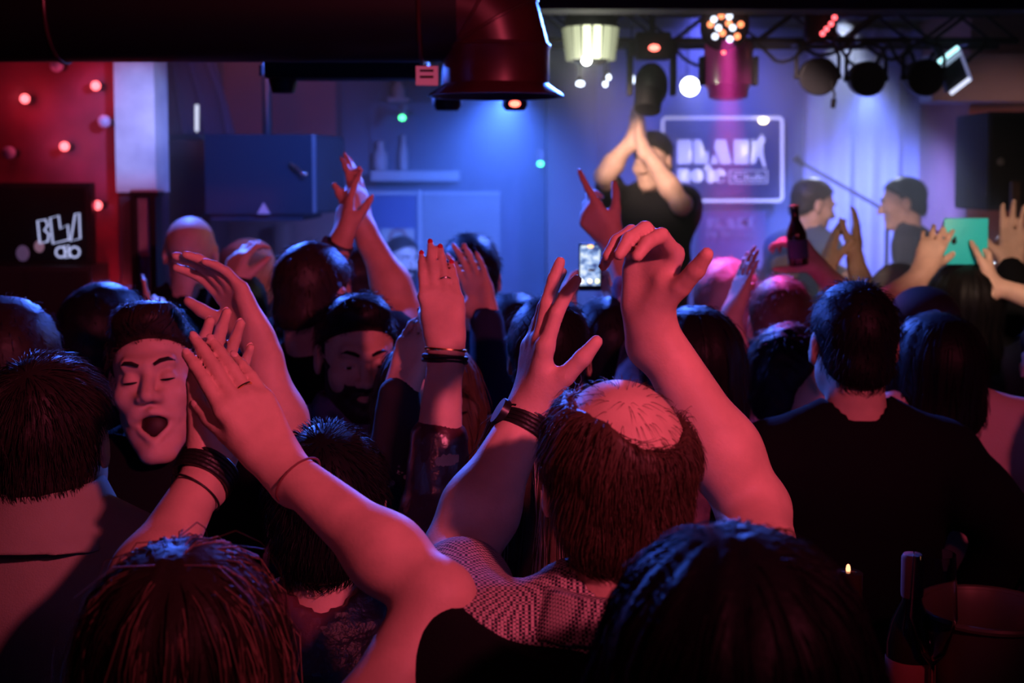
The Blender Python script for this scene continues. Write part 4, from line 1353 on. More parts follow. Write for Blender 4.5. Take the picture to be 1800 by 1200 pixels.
sh = empty('wall_shelf', P(730, 320, 7.4), 'pale lilac wall shelf with raised backboard on the stage wall', 'shelf')
mb = MB(); pxbox(652, 300, 808, 318, 7.42, 0.26, mb, 0.004); mb.build('shelf_board', MATS['trim_pale'], sh)
mb = MB(); pxbox(650, 180, 810, 300, 7.66, 0.03, mb); mb.build('backboard', MATS['wall_stage'], sh, False)
for (x0, y0, x1, y1, lab) in ((657, 250, 682, 299, 'small tapered pale jug on the lilac shelf'), (702, 240, 718, 299, 'tall pale bottle on the lilac shelf'), (690, 140, 712, 172, 'pale round vase above the lilac shelf')):
    c = P((x0 + x1) / 2, y1, 7.55); r = (x1 - x0) / 2 * 7.55 / FPX; h = (y1 - y0) * 7.55 / FPX
    e = empty('shelf_ornament', c, lab, 'ornament', 'ornaments on the stage shelf')
    MB().lathe([(r * .8, 0), (r, h * .15), (r, h * .55), (r * .55, h * .75), (r * .5, h * .92), (r * .6, h)], c, 20).build('ornament_body', MATS['trim_pale'], e)
    MB().lathe([(r * .62, h), (r * .62, h + .008), (r * .3, h + .012)], c, 16).build('ornament_lid', MATS['panel_grey'], e)
    if y1 < 200:
        MB().box(c + [0, 0.07, -0.012], (0.12, 0.22, 0.02)).build('ornament_bracket', MATS['trim_pale'], e)
for px, py, d, lab in ((707, 207, 6.9, 'small lamp with green light above the shelf'), (950, 288, 7.1, 'small lamp with green light beside the grey pier')):
    c = P(px, py, d)
    e = empty('indicator_lamp', c, lab, 'lamp', 'green indicator lamps')
    MB().ball(c, 0.018, 14, (1, .8, .8)).build('green_lens', glow('lens_green', (0.08, 1.0, 0.35), 7), e)
    MB().cyl(c + [0, 0.012, 0.005], c + [0, 0.09, 0.06], 0.016, 0.028, 14).build('lamp_housing', MATS['panel_grey'], e)
    MB().cyl(c + [0, 0.08, 0.055], (c[0], YB, c[2] + 0.055), 0.008, n=8).build('lamp_arm', MATS['panel_grey'], e)
pp = empty('small_poster', P(700, 480, 7.2), 'cream paper poster with red disc behind the drummer', 'poster')
mb = MB(); pxbox(669, 402, 729, 484, 7.24, 0.01, mb); mb.build('poster_sheet', MATS['poster_paper'], pp, False)
mb = MB(); c = P(700, 418, 7.237); mb.tube([c + np.array([math.cos(t) * .045, 0, math.sin(t) * .045]) for t in np.linspace(0, 6.28, 24, endpoint=False)], 0.008, 6, True); mb.build('poster_ring', mat('poster_red', (0.45, 0.16, 0.14), rough=0.7), pp)

# stage curtain with folds
cu = empty('stage_curtain', P(1560, 480, 7.5), 'tall lavender stage curtain in vertical folds right of the sign', 'curtain')
def curtain_piece(x0, x1, amp, nf, m, yb):
    a, b2 = P(x0, 300, yb), P(x1, 300, yb)
    xs = np.linspace(a[0], b2[0], nf * 10 + 1)
    f = [(x, yb + amp * math.sin(2 * math.pi * nf * (x - a[0]) / (b2[0] - a[0])) * (0.7 + 0.3 * math.sin(x * 23))) for x in xs]
    poly = f + [(x, y + 0.012) for x, y in f[::-1]]
    mb = MB(); mb.prism(poly, (0, 0, 0.36), (1, 0, 0), (0, 1, 0), ZC - 0.40); mb.build('curtain_panel', MATS[m], cu)
curtain_piece(1412, 1500, 0.035, 2, 'curtain_cloth', 7.5)
curtain_piece(1500, 1625, 0.045, 3, 'curtain_cloth', 7.42)
curtain_piece(1625, 1698, 0.05, 3, 'curtain_blue', 7.38)
a, b2 = P(1405, 300, 7.45), P(1705, 300, 7.45)
MB().cyl((a[0], 7.45, ZC - 0.03), (b2[0], 7.45, ZC - 0.03), 0.014, n=10).build('curtain_rail', MATS['dark_metal'], cu)

# ------------------------------------------------------------------ truss and stage lights
TD = 4.9
tr = empty('lighting_truss', P(1380, 70, TD), 'dark metal lighting truss with cross braces above the stage', 'truss')
xa, xb = P(955, 60, TD)[0], P(1790, 60, TD)[0]
zlo, zhi = P(0, 72, TD)[2], P(0, 14, TD)[2]
for nm, y, z in (('lower_chord', TD, zlo), ('upper_chord', TD, zhi), ('lower_chord', TD + 0.2, zlo), ('upper_chord', TD + 0.2, zhi)):
    MB().cyl((xa, y, z), (xb, y, z), 0.013, n=12).build(nm, MATS['truss_metal'], tr)
nbr = 11
for y in (TD, TD + 0.2):
    for i in range(nbr):
        x0 = xa + (xb - xa) * i / nbr; x1 = xa + (xb - xa) * (i + 1) / nbr
        MB().cyl((x0, y, zlo if i % 2 else zhi), (x1, y, zhi if i % 2 else zlo), 0.007, n=8).build('brace', MATS['truss_metal'], tr)
for i in range(0, nbr + 1, 2):
    x0 = xa + (xb - xa) * i / nbr
    MB().cyl((x0, TD, zlo), (x0, TD + 0.2, zlo), 0.007, n=8).build('brace', MATS['truss_metal'], tr)
for x in (xa + 0.1, xb - 0.1):
    MB().cyl((x, TD + 0.1, zhi), (x, TD + 0.1, ZC - 0.002), 0.012, n=8).build('hanger_rod', MATS['truss_metal'], tr)
rnd = random.Random(5)
for i, (xp, sag) in enumerate(((1000, 30), (1090, 26), (1180, 40), (1330, 34), (1400, 22), (1470, 48), (1560, 50), (1640, 36), (1520, 30), (1590, 62))):
    p0 = P(xp, 74, TD - 0.02); p1 = P(xp + 95, 74, TD - 0.02)
    pts = [p0 + (p1 - p0) * t + np.array([0, rnd.uniform(-.02, .02), -sag * TD / FPX * math.sin(math.pi * t)]) for t in np.linspace(0, 1, 9)]
    e = MB().tube(pts, 0.007, 6).build('hanging_cable', MATS['cable_black'])
    tag(e, 'black cable looping down from the lighting truss', 'cable', 'cables looping under the truss')

# derby effect light: ring of bright lens panels
c = P(1038, 78, 4.6)
e = empty('derby_light', c, 'round effect light with ring of glowing pale yellow panels and bright white lens', 'stage light')
R0 = 47 * 4.6 / FPX
MB().lathe([(R0 * 0.5, 0.17), (R0 * 0.75, 0.13), (R0 * 0.98, 0.085), (R0 * 0.98, 0.06), (R0 * 0.9, 0.055)], c, 32).build('housing', MATS['black_plastic'], e)
MB().lathe([(R0 * 0.80, 0.06), (R0 * 0.62, -0.06), (R0 * 0.4, -0.072)], c, 32).build('core', MATS['black_plastic'], e)
pan = {0: 1.0, 1: 3.6, 2: 9.0, 3: 9.0, 4: 3.4, 5: 1.6, 6: 1.0}
for k in range(16):
    t = math.radians(-90 + (k - 7.5) * 22.5)
    o = c + np.array([math.cos(t) * R0 * 0.93, math.sin(t) * R0 * 0.93, 0.0])
    s = 2.2 if k in (7, 8) else 0.7 if k in (6, 9) else 0.38 if k in (5, 10) else 0.22
    rot = Matrix.Rotation(t + math.pi / 2, 3, 'Z') @ Matrix.Rotation(0.12, 3, 'X')
    mb = MB(); mb.box(o, (R0 * 0.29, 0.010, 0.115), rot, 0.003); mb.build('lens_panel', glow('derby_%.2f' % s, (0.93, 1.0, 0.62), s), e)
MB().ball(P(1031, 106, 4.5), 0.016, 16).build('white_lens', glow('derby_white', (1.0, 1.0, 0.88), 60), e)
MB().cyl(c + [0, 0, 0.16], (c[0], c[1], ZC - 0.002), 0.015, n=10).build('hanger_rod', MATS['dark_metal'], e)
l = bpy.data.lights.new('derby_lamp', 'POINT'); l.color = (0.95, 1.0, 0.75); l.energy = 3; l.shadow_soft_size = 0.03
lo_ = bpy.data.objects.new('derby_lamp', l); COL.objects.link(lo_); lo_.location = P(1031, 112, 4.42)

# LED wash fixture with red and white diodes, magenta barrel below
c = P(1275, 48, 4.55)
e = empty('led_wash_light', c, 'round wash light with red and white diodes and a magenta lit barrel', 'stage light')
face = norm(np.array([0, -1.0, -0.35]))
Mf = Matrix.Rotation(0, 3, 'X')
MB().cyl(c - face * 0.10, c - face * 0.012, 0.060, 0.088, 32).build('head', MATS['black_plastic'], e)
xf = np.array([1.0, 0, 0]); yf = np.cross(face, xf)
dots = [(1249, 43, 'o'), (1255, 34, 'w'), (1268, 28, 'o'), (1282, 29, 'w'), (1263, 49, 'w'), (1281, 41, 'o'), (1302, 43, 'o'), (1288, 49, 'w'), (1270, 58, 'o'), (1257, 64, 'w'), (1296, 64, 'o'), (1283, 69, 'w')]
for px, py, k in dots:
    MB().ball(P(px, py, 4.52 - (py - 48) * 0.0008), 0.0115, 14).build('diode', glow('led_orange', (1.0, 0.25, 0.10), 2.6) if k == 'o' else glow('led_white', (0.75, 0.82, 1.0), 2.6), e)
mg = mat('barrel_magenta_lit', (0.30, 0.03, 0.20), rough=0.35, coat=0.4)  # magenta light on the barrel is partly put into its base colour
b0 = P(1281, 74, 4.72); b1 = P(1281, 176, 4.72)
hh = b0[2] - b1[2]; rb = 42 * 4.72 / FPX
MB().lathe([(rb * .92, 0), (rb, -0.012), (rb, -hh * .74), (rb * .86, -hh * .80), (rb * .80, -hh * .96), (rb * .55, -hh)], b0, 32).build('barrel', mg, e)
MB().ball(P(1272, 92, 4.60), 0.007, 10).build('red_indicator', glow('glow_red', (1, 0.12, 0.08), 6), e)
for sx in (-1, 1):
    MB().box(b0 + [sx * (rb + 0.010), 0, -hh * 0.5], (0.016, 0.05, hh * 0.5), bevel=0.004).build('yoke_arm', MATS['black_plastic'], e)
MB().cyl(b0 + [0, 0, 0.0], (b0[0], b0[1], ZC - 0.002), 0.018, n=10).build('hanger_rod', MATS['dark_metal'], e)

# bright white spot
c = P(1213, 152, 6.5)
e = empty('white_spot_lamp', c, 'bright blue white spot lamp beside the magenta barrel', 'stage light')
MB().ball(c, 0.046, 20, (1, 0.5, 1)).build('lens', glow('spot_white', (0.80, 0.86, 1.0), 16), e)
MB().cyl(c + [0, 0.015, 0], c + [0, 0.16, 0.03], 0.056, 0.045, 20).build('can', MATS['black_plastic'], e)
MB().cyl(c + [0, 0.1, 0.03], (c[0], c[1] + 0.1, ZC - 0.002), 0.012, n=8).build('hanger_rod', MATS['dark_metal'], e)

# three par cans seen from behind
for i, (px, py, rr, lab) in enumerate(((1437, 134, 33, 'round black par can nearest the magenta fixture, with dangling plug'), (1522, 138, 31, 'middle round black par can of the three under the truss'), (1623, 136, 32, 'round black par can beside the tilted light panel'))):
    c = P(px, py, 4.75); r = rr * 4.75 / FPX
    e = empty('par_can', c, lab, 'stage light', 'par cans under the truss')
    M3 = Matrix.Rotation(math.radians(90 + 6), 3, 'X')
    MB().lathe([(r * .35, -0.10), (r * .8, -0.085), (r * .93, -0.04), (r * .93, 0.0), (r, 0.005), (r, 0.035), (r * .94, 0.037), (r * .92, 0.03), (r * .3, 0.026)], c, 32, M3).build('can', MATS['black_plastic'], e)
    yk = [c + np.array([-r * 1.12, 0, -0.005]), c + np.array([-r * 1.12, 0.0, 0.075]), c + np.array([-r * .8, 0, 0.115]), c + np.array([0, 0.01, 0.13]), c + np.array([r * .8, 0, 0.115]), c + np.array([r * 1.12, 0, 0.075]), c + np.array([r * 1.12, 0, -0.005])]
    MB().tube(yk, 0.007, 8).build('yoke', MATS['black_plastic'], e)
    for sx in (-1, 1):
        MB().cyl(c + [sx * r * .9, 0, 0], c + [sx * r * 1.24, 0, 0], 0.011, n=12).build('knob', MATS['black_plastic'], e)
    MB().cyl(c + [0, 0.01, 0.128], (c[0], TD, zlo), 0.009, n=8).build('clamp', MATS['dark_metal'], e)
    if i == 0:
        MB().tube([c + [0.04, -0.06, -0.02], P(1462, 150, 4.68), P(1467, 165, 4.68), P(1466, 176, 4.68)], 0.005, 8).build('cord', MATS['cable_black'], e)
        MB().cyl(P(1466, 174, 4.68), P(1464, 190, 4.68), 0.011, 0.009, 12).build('plug', MATS['black_plastic'], e)

# tilted light panel at the end of the truss
c = P(1677, 124, 4.8)
e = empty('led_panel_light', c, 'tilted square light with glowing pale blue edges at the truss end', 'stage light')
rot = Matrix.Rotation(math.radians(-22), 3, 'Y')
w_, h_ = 0.085, 0.135
def lp(x, z, y=0.0): return c + np.array(rot @ Vector((x, y, z)))
MB().box(c + [0, 0.03, 0], (w_, 0.05, h_), rot, 0.004).build('housing', MATS['black_plastic'], e)
rotm = Matrix.Rotation(math.radians(-30), 3, 'Y')
for nm, z, s, col in (('glow_bar', h_ * .46, 2.2, (0.45, 0.95, 1.0)), ('glow_bar', h_ * .30, 0.5, (0.5, 0.7, 1.0)), ('glow_bar', -h_ * .46, 1.3, (0.7, 0.75, 1.0))):
    MB().tube([lp(-w_ * .5, z - 0.012, -0.004), lp(w_ * .5, z + 0.012, -0.004)], 0.0085, 8).build(nm, glow('bar_%s' % s, col, s), e)
MB().tube([lp(w_ * .52, -h_ * .42, -0.004), lp(w_ * .52, h_ * .48, -0.004)], 0.006, 8).build('glow_edge', glow('bar_edge', (0.45, 0.5, 1.0), 0.35), e)
MB().cyl(c + [-0.03, 0.05, 0.05], (c[0] - 0.06, TD, zlo), 0.009, n=8).build('clamp', MATS['dark_metal'], e)

# fixture with a short row of red diodes
c = P(1446, 40, 4.75)
e = empty('red_diode_light', c, 'dark fixture with a slanted row of four red diodes on the truss', 'stage light')
MB().lathe([(0.03, 0.10), (0.055, 0.06), (0.06, -0.05), (0.045, -0.065)], c + np.array([0, 0.04, 0]), 24).build('housing', MATS['black_plastic'], e)
for px, py in ((1467, 31), (1461, 42), (1453, 51), (1446, 59)):
    MB().ball(P(px, py, 4.68), 0.0095, 12).build('red_diode', glow('diode_red', (1.0, 0.10, 0.12), 4), e)
# dark moving head with small lenses left of the white spot, and red lit box on the truss
c = P(1150, 84, 4.8)
e = empty('red_strobe', c, 'dark box light with a glowing red window on the truss', 'stage light')
MB().box(c + [0, 0.05, 0.01], (0.13, 0.09, 0.10), bevel=0.01).build('housing', MATS['black_plastic'], e)
MB().ball(c, 0.014, 14, (1.5, 0.7, 0.9)).build('red_window', glow('win_red', (1.0, 0.16, 0.12), 5), e)
MB().cyl(c + [0, 0.05, 0.05], (c[0], c[1] + 0.05, zhi), 0.01, n=8).build('clamp', MATS['dark_metal'], e)
c = P(1145, 150, 4.9)
e = empty('moving_head', c, 'dark moving head light hanging over the singer', 'stage light')
MB().ball(c, 0.075, 24, (0.85, 0.9, 1.15)).build('head', MATS['black_plastic'], e)
MB().cyl(c + [-0.01, -0.02, -0.03], c + [-0.02, -0.05, -0.095], 0.055, 0.05, 24).build('lens_tube', MATS['black_plastic'], e)
for sx in (-1, 1):
    MB().box(c + [sx * 0.082, 0, 0.04], (0.022, 0.06, 0.16), bevel=0.008).build('yoke_arm', MATS['black_plastic'], e)
MB().box(c + [0, 0, 0.135], (0.19, 0.12, 0.05), bevel=0.012).build('base', MATS['black_plastic'], e)
MB().cyl(c + [0, 0, 0.15], (c[0], c[1], zhi), 0.012, n=8).build('clamp', MATS['dark_metal'], e)
for px, py, s, lab in ((1020, 147, 1.5, 'tiny bright lens below the ring light'), (1064, 148, 0.9, 'tiny pale lens between ring light and moving head'), (1070, 136, 0.8, 'tiny pale lens just above its neighbour'), (1111, 140, 0.9, 'tall tiny pale lens beside the moving head')):
    cc = P(px, py, 5.3)
    e = empty('pin_lamp', cc, lab, 'lamp', 'pin lamps below the truss')
    MB().ball(cc, 0.012, 12, (s, .7, 1 if px < 1100 else 1.9)).build('lens', glow('pin_lens', (0.7, 0.8, 1.0), 5), e)
    MB().cyl(cc + [0, 0.008, 0], cc + [0, 0.05, 0.02], 0.013, n=12).build('can', MATS['black_plastic'], e)
    MB().cyl(cc + [0, 0.04, 0.02], (cc[0], cc[1] + 0.04, ZC - 0.002), 0.004, n=6).build('hanger_rod', MATS['dark_metal'], e)

# ------------------------------------------------------------------ stage gear
ms = empty('microphone_stand', (*P(1560, 480, 6.5)[:2], 0.35), 'slanted boom microphone stand between the two bending musicians', 'microphone stand')
MB().tube([P(1404, 283, 6.5), P(1560, 372, 6.5)], 0.009, 8).build('boom', MATS['silver'], ms)
MB().tube([P(1398, 276, 6.5), P(1412, 290, 6.5)], [0.02, 0.013], 10).build('microphone', MATS['dark_metal'], ms)
vx = P(1560, 372, 6.5)
MB().cyl((vx[0], vx[1], 0.37), vx, 0.010, n=10).build('pole', MATS['dark_metal'], ms)
for t in (90, 210, 330):
    MB().cyl((vx[0], vx[1], 0.45), (vx[0] + 0.26 * math.cos(math.radians(t)), vx[1] + 0.26 * math.sin(math.radians(t)), 0.36), 0.008, n=8).build('leg', MATS['dark_metal'], ms)
am = empty('column_standin', (*P(1790, 640, 5.2)[:2], 0.0), 'tan cabinet standing in for the warm lit column at the stage edge', 'column_standin')  # cabinet stands in for a column glowing in warm light
a, b2 = P(1745, 560, 5.2), P(1850, 700, 5.2)
MB().box(((a[0] + b2[0]) / 2, 5.35, (a[2] + 0.35) / 2), (b2[0] - a[0], 0.3, a[2] - 0.35), bevel=0.01).build('cabinet', MATS['column_lit_orange'], am)
MB().box(((a[0] + b2[0]) / 2, 5.19, (a[2] + 0.35) / 2 - 0.06), (b2[0] - a[0] - 0.05, 0.02, (a[2] - 0.35) * .6)).build('grille', MATS['black_plastic'], am)
for k in range(4):
    MB().cyl((a[0] + 0.05 + 0.04 * k, 5.20, a[2] - 0.05), (a[0] + 0.05 + 0.04 * k, 5.17, a[2] - 0.05), 0.011, n=12).build('knob', MATS['silver'], am)
kb = empty('stage_keyboard', (*P(1755, 560, 5.1)[:2], 0.0), 'grey keyboard on a stand below the loudspeaker', 'keyboard')
a, b2 = P(1722, 524, 5.1), P(1792, 548, 5.1)
zk = (a[2] + b2[2]) / 2
MB().box(((a[0] + b2[0]) / 2, 5.05, zk), (b2[0] - a[0], 0.16, 0.045), bevel=0.006).build('case', MATS['keyboard_grey'], kb)
nk = 9
for k in range(nk):
    MB().box((a[0] + (k + .5) * (b2[0] - a[0]) / nk, 5.03, zk + 0.026), ((b2[0] - a[0]) / nk * .86, 0.10, 0.012)).build('key', MATS['white_paint'], kb, False)
for sx in (0.2, 0.8):
    MB().cyl((a[0] + sx * (b2[0] - a[0]), 5.05, 0.35), (a[0] + sx * (b2[0] - a[0]), 5.05, zk - 0.022), 0.012, n=8).build('leg', MATS['dark_metal'], kb)
a_top = P(1745, 560, 5.2)[2]
gt = empty('added_guitar', (*P(1775, 480, 5.3)[:2], a_top), 'orange guitar added in place of orange lit hands beside the black loudspeaker', 'guitar')  # guitar is added for the orange of warm lit hands
c = P(1778, 452, 5.24)
MB().ball(c + [0, 0, -0.10], 0.12, 20, (0.95, 0.28, 0.85)).ball(c + [0, 0, 0.03], 0.09, 20, (0.95, 0.3, 0.8)).build('guitar_body', MATS['guitar_wood'], gt)
MB().box(c + [0, -0.02, 0.20], (0.035, 0.02, 0.22)).build('guitar_neck', MATS['wood_brown'], gt)
MB().cyl((c[0], c[1] + 0.05, a_top), c + [0, 0.05, -0.10], 0.015, n=8).build('guitar_stand', MATS['dark_metal'], gt)

# ------------------------------------------------------------------ bar table at the lower right
tb = empty('bar_table', (*P(1700, 1100, 2.0)[:2], 0.0), 'round dark bar table behind the black haired woman', 'table')
c = P(1690, 1090, 2.0); zt2 = 1.065
MB().lathe([(0.02, 0), (0.235, 0.0), (0.24, 0.012), (0.235, 0.028), (0.02, 0.03)], (c[0], 2.0, zt2 - 0.03), 36).build('table_top', MATS['wood_brown'], tb)
MB().cyl((c[0], 2.0, 0.03), (c[0], 2.0, zt2 - 0.03), 0.035, n=16).build('table_column', MATS['dark_metal'], tb)
MB().lathe([(0.20, 0), (0.2, 0.012), (0.04, 0.035)], (c[0], 2.0, 0.0), 28).build('table_foot', MATS['dark_metal'], tb)
bk = P(1735, 1082, 1.98)
e = empty('ice_bucket', (bk[0], 1.98, zt2), 'pale rimmed round bucket on the bar table', 'bucket')
hz = bk[2] - zt2 + 0.01
MB().lathe([(0.075, 0.0), (0.10, hz * .9), (0.108, hz), (0.100, hz), (0.092, hz * .9), (0.07, 0.01)], (bk[0], 1.98, zt2), 32).build('bucket_body', MATS['bucket_rim'], e)
MB().tube([(bk[0] + 0.108 * math.cos(t), 1.98 + 0.108 * math.sin(t), zt2 + hz) for t in np.linspace(0, 6.283, 32, endpoint=False)], 0.006, 8, True).build('bucket_rim', MATS['bucket_rim'], e)
bt = P(1604, 975, 1.95)
e = empty('wine_bottle', (bt[0], 1.95, zt2), 'dark bottle with red foil neck on the bar table', 'bottle')
hb = bt[2] - zt2
MB().lathe([(0.033, 0), (0.037, 0.006), (0.037, hb * .58), (0.030, hb * .68), (0.0145, hb * .78), (0.0145, hb * .98), (0.012, hb)], (bt[0], 1.95, zt2), 24).build('bottle_body', MATS['bottle_glass'], e)
MB().lathe([(0.0155, hb * .80), (0.0165, hb * .82), (0.0165, hb * .99), (0.014, hb * 1.005)], (bt[0], 1.95, zt2), 20).build('foil', MATS['bottle_label'], e)
MB().lathe([(0.0376, hb * .15), (0.0382, hb * .16), (0.0382, hb * .50), (0.0376, hb * .51)], (bt[0], 1.95, zt2), 24).build('bottle_label', MATS['bottle_label'], e)
gl = P(1643, 972, 1.90)
e = empty('wine_glass', (gl[0], 1.90, zt2), 'stemmed wine glass beside the dark bottle', 'glass')
hg = gl[2] - zt2
MB().lathe([(0.034, 0), (0.034, 0.003), (0.005, 0.010), (0.004, hg * .5), (0.020, hg * .56), (0.036, hg * .72), (0.031, hg), (0.0298, hg), (0.0345, hg * .72), (0.018, hg * .58), (0.002, hg * .53)], (gl[0], 1.90, zt2), 28).build('glass_body', MATS['glass_clear'], e)
cd = P(1491, 1000, 1.9)
e = empty('candle_jar', (cd[0], 1.9, zt2), 'small candle glowing in a jar at the end of the bar table', 'candle')
e.location = (cd[0], 1.9, 0.0)
MB().lathe([(0.018, 0), (0.022, 0.004), (0.022, 0.05), (0.018, 0.052)], (cd[0], 1.9, cd[2] - 0.055), 20).build('jar', MATS['bottle_glass'], e)
MB().ball(cd, 0.0045, 12, (0.8, 0.8, 1.8)).build('flame', glow('flame', (1.0, 0.35, 0.16), 3), e)
MB().cyl((cd[0], 1.9, 0), (cd[0], 1.9, cd[2] - 0.055), 0.012, n=10).build('candle_stick', MATS['dark_metal'], e)

# ------------------------------------------------------------------ stage haze
hz_m = bpy.data.materials.new('haze'); hz_m.use_nodes = True
nt = hz_m.node_tree
nt.nodes.remove(nt.nodes['Principled BSDF'])
vs = nset(nt, 'ShaderNodeVolumeScatter')
vs.inputs['Color'].default_value = (0.9, 0.92, 1.0, 1); vs.inputs['Density'].default_value = 0.19; vs.inputs['Anisotropy'].default_value = 0.25
nt.links.new(vs.outputs['Volume'], nt.nodes['Material Output'].inputs['Volume'])
hzb = MB().box((0.45, 6.04, 1.45), (6.0, 3.24, 2.76)).build('stage_haze', hz_m, smooth=False)
tag(hzb, 'thin blue lit smoke haze filling the stage area', 'haze', kind='stuff')
# ------------------------------------------------------------------ the audience, front row first
BP = build_person
G2 = 'people in the standing audience'

# blonde woman clapping, lower left
blonde = BP('woman with blonde streaked dark hair clapping with bare arms raised', (325, 1176, 1.25), yaw=4, tone='fair', fem=True,
            hair='long', hairc='umber', streak=('blonde', 1500), nst=4200, hlen=0.24, hair_r=0.0008, shirt='black_cotton', sleeve='short', vox=0.0038, svox=0.012, nails='nail_plain', hs=1.03, arm_r=1.08,
            arms={'R': dict(e=(768, 1050, 1.36), w=(488, 812, 1.50), tip=(352, 572, 1.55), dorsal=(0.50, -0.85, 0.30), curl=((6, 8, 6), (4, 7, 6), (5, 8, 6), (9, 10, 8)), spread=-1, thumb=(16, 0.30, 0), sleeve='none'),
                  'L': dict(e=(212, 1105, 1.38), w=(372, 812, 1.56), tip=(392, 545, 1.63), dorsal=(-0.55, 0.80, 0.1), curl=(10, 16, 10), spread=2, thumb=(22, 0.3, 0), sleeve='none')})
band(blonde, 'R', 0.86, 0.033, 'wrist_cord', MATS['brown_cord'], 0.0014, 1, 0.85)
finger_ring(blonde, 'R', 2, 0.35, MATS['gold'])
watch(blonde, 'L', 0.93, 0.036, MATS['black_leather'])
band(blonde, 'L', 0.80, 0.034, 'bracelet', MATS['black_leather'], 0.0014, 1, 0.9, (0.2, 0, 0.1))

# man in the cream shirt, left edge
BP('dark haired man in cream collared shirt seen from behind at the picture edge', (95, 775, 1.82), yaw=-6, pitch=7, neckz=0.11, tone='fair', hair='thin', hairc='dark', nst=3200, hlen=0.042,
   shirt='cream_cotton', neckline='collar', sleeve='long', vox=0.008, svox=0.010, folds=0.003, shoulders=0.01)

# balding man with both arms up
bald = BP('balding man in checked shirt with both bare forearms raised', (1085, 846, 1.42), yaw=3, pitch=2, tone='fair', hair='balding', hairc='brown', nst=5600, hlen=0.045, hair_r=0.0006,
          shirt='houndstooth', neckline='rib', sleeve='short', vox=0.0042, svox=0.010, folds=0.003, hs=1.0, arm_r=1.06, vest=('black_cotton', 0.045),
          arms={'L': dict(s=(822, 1150, 1.36), e=(805, 975, 1.56), w=(930, 722, 1.66), tip=(962, 470, 1.66), dorsal=(-0.93, -0.32, 0.05), curl=((10, 10, 8), (2, 6, 5), (8, 10, 8), (14, 14, 10)), spread=4, thumb=(34, 0.45, 3)),
                'R': dict(s=(1352, 1150, 1.36), e=(1325, 895, 1.58), w=(1138, 562, 1.60), tip=(1162, 340, 1.58), dorsal=(0.66, 0.74, 0.1), curl=((54, 50, 30), (58, 50, 30), (60, 48, 28), (66, 48, 28)), spread=4, thumb=(44, 0.1, -4), sleeve='none')})
watch(bald, 'L', 0.90, 0.034, MATS['black_leather'])
finger_ring(bald, 'R', 2, 0.5, MATS['gold'])
# black haired woman, lower right, nearest the camera
BP('black haired woman with full hair nearest the camera, dark against the others', (1292, 1218, 1.04), yaw=-8, tone='tan', fem=True, hair='mane', hairc='black', nst=3000, hlen=0.16, hair_r=0.0007,
   shirt='black_cotton', sleeve='long', vox=0.007, svox=0.014)

# man in the black t-shirt, hand on hip
BP('broad man in black t-shirt with neat dark hair and arm bent to hip', (1497, 608, 2.45), yaw=3, tone='fair', hair='crop', hairc='black', nst=2500, hlen=0.02, shirt='black_cotton', sleeve='long', vox=0.008, svox=0.010, shoulders=0.016, neckz=0.150,
   arm_r=1.1, arms={'R': dict(e=(1782, 935, 2.30), w=(1690, 1095, 2.38), tip=(1610, 1130, 2.40), dorsal=(0.3, -0.9, 0.3), curl=RELAX),
         'L': dict(e=(1288, 985, 2.40), w=(1340, 1180, 2.5), tip=(1360, 1300, 2.55), dorsal=(-1, -.3, 0))})

# woman whose ringed hand is up, in dark satin
sat = BP('short haired woman in dark satin with one ringed hand held flat and upright', (578, 905, 1.80), yaw=0, tone='fair', fem=True, hair='short', hairc='black', nst=2500, hlen=0.025, shirt='satin_red', sleeve='long', vox=0.005, svox=0.010, folds=0.007,
         nails='nail_red', arm_r=1.10, hs=1.02,
         arms={'R': dict(s=(742, 1135, 1.82), e=(762, 905, 2.0), w=(784, 604, 2.04), tip=(768, 450, 2.11), dorsal=(0.10, -0.97, 0.25), curl=((8, 10, 8), (4, 8, 6), (4, 8, 6), (6, 10, 6)), spread=-2.5, thumb=(14, 1.0, 0), sleeve='mid')})
finger_ring(sat, 'R', 2, 0.62, MATS['silver'])
band(sat, 'R', 0.965, 0.032, 'bead_bracelet', MATS['gold'], 0.0028, 1, 0.82)
band(sat, 'R', 0.91, 0.034, 'wrist_strap', MATS['black_leather'], 0.0040, 2, 0.85)

# long haired woman behind the balding man's head
BP('woman with long fair hair between the balding man and his raised forearm', (962, 835, 1.86), yaw=10, tone='fair', fem=True, hair='long', hairc='brown', streak=('light', 700), nst=1500, hlen=0.24, hair_r=0.0009, shirt='black_cotton', sleeve='long', vox=0.008)

# woman in glasses and dotted blouse
gw = BP('woman in glasses and dotted dark blouse facing the camera with a raised hand', (750, 725, 2.30), yaw=172, pitch=4, byaw=150, tone='fair', fem=True, face=True, hair='bob', hairc='brown', nst=1200, hlen=0.08, shirt='dotted_blouse', sleeve='long', vox=0.008, svox=0.010,
        arms={'R': dict(e=(690, 890, 2.10), w=(702, 690, 2.12), tip=(742, 560, 2.16), dorsal=(-0.5, -0.8, 0.1), curl=(20, 30, 20), spread=3, thumb=(35, .4, 2))})
C, Rh = gw['C'], gw['Rh']
g = MB()
for sg in (-1, 1):
    g.tube([C + Rh @ np.array([sg * 0.033 + 0.023 * math.cos(t), 0.098, 0.002 + 0.018 * math.sin(t)]) for t in np.linspace(0, 6.283, 20, endpoint=False)], 0.0024, 6, True)
    g.tube([C + Rh @ np.array([sg * 0.056, 0.096, 0.006]), C + Rh @ np.array([sg * 0.074, 0.04, 0.006]), C + Rh @ np.array([sg * 0.080, -0.01, 0.004])], 0.002, 6)
g.tube([C + Rh @ np.array([-0.010, 0.099, 0.006]), C + Rh @ np.array([0.010, 0.099, 0.006])], 0.002, 6)
g.build('glasses', MATS['black_plastic'], gw['root'])
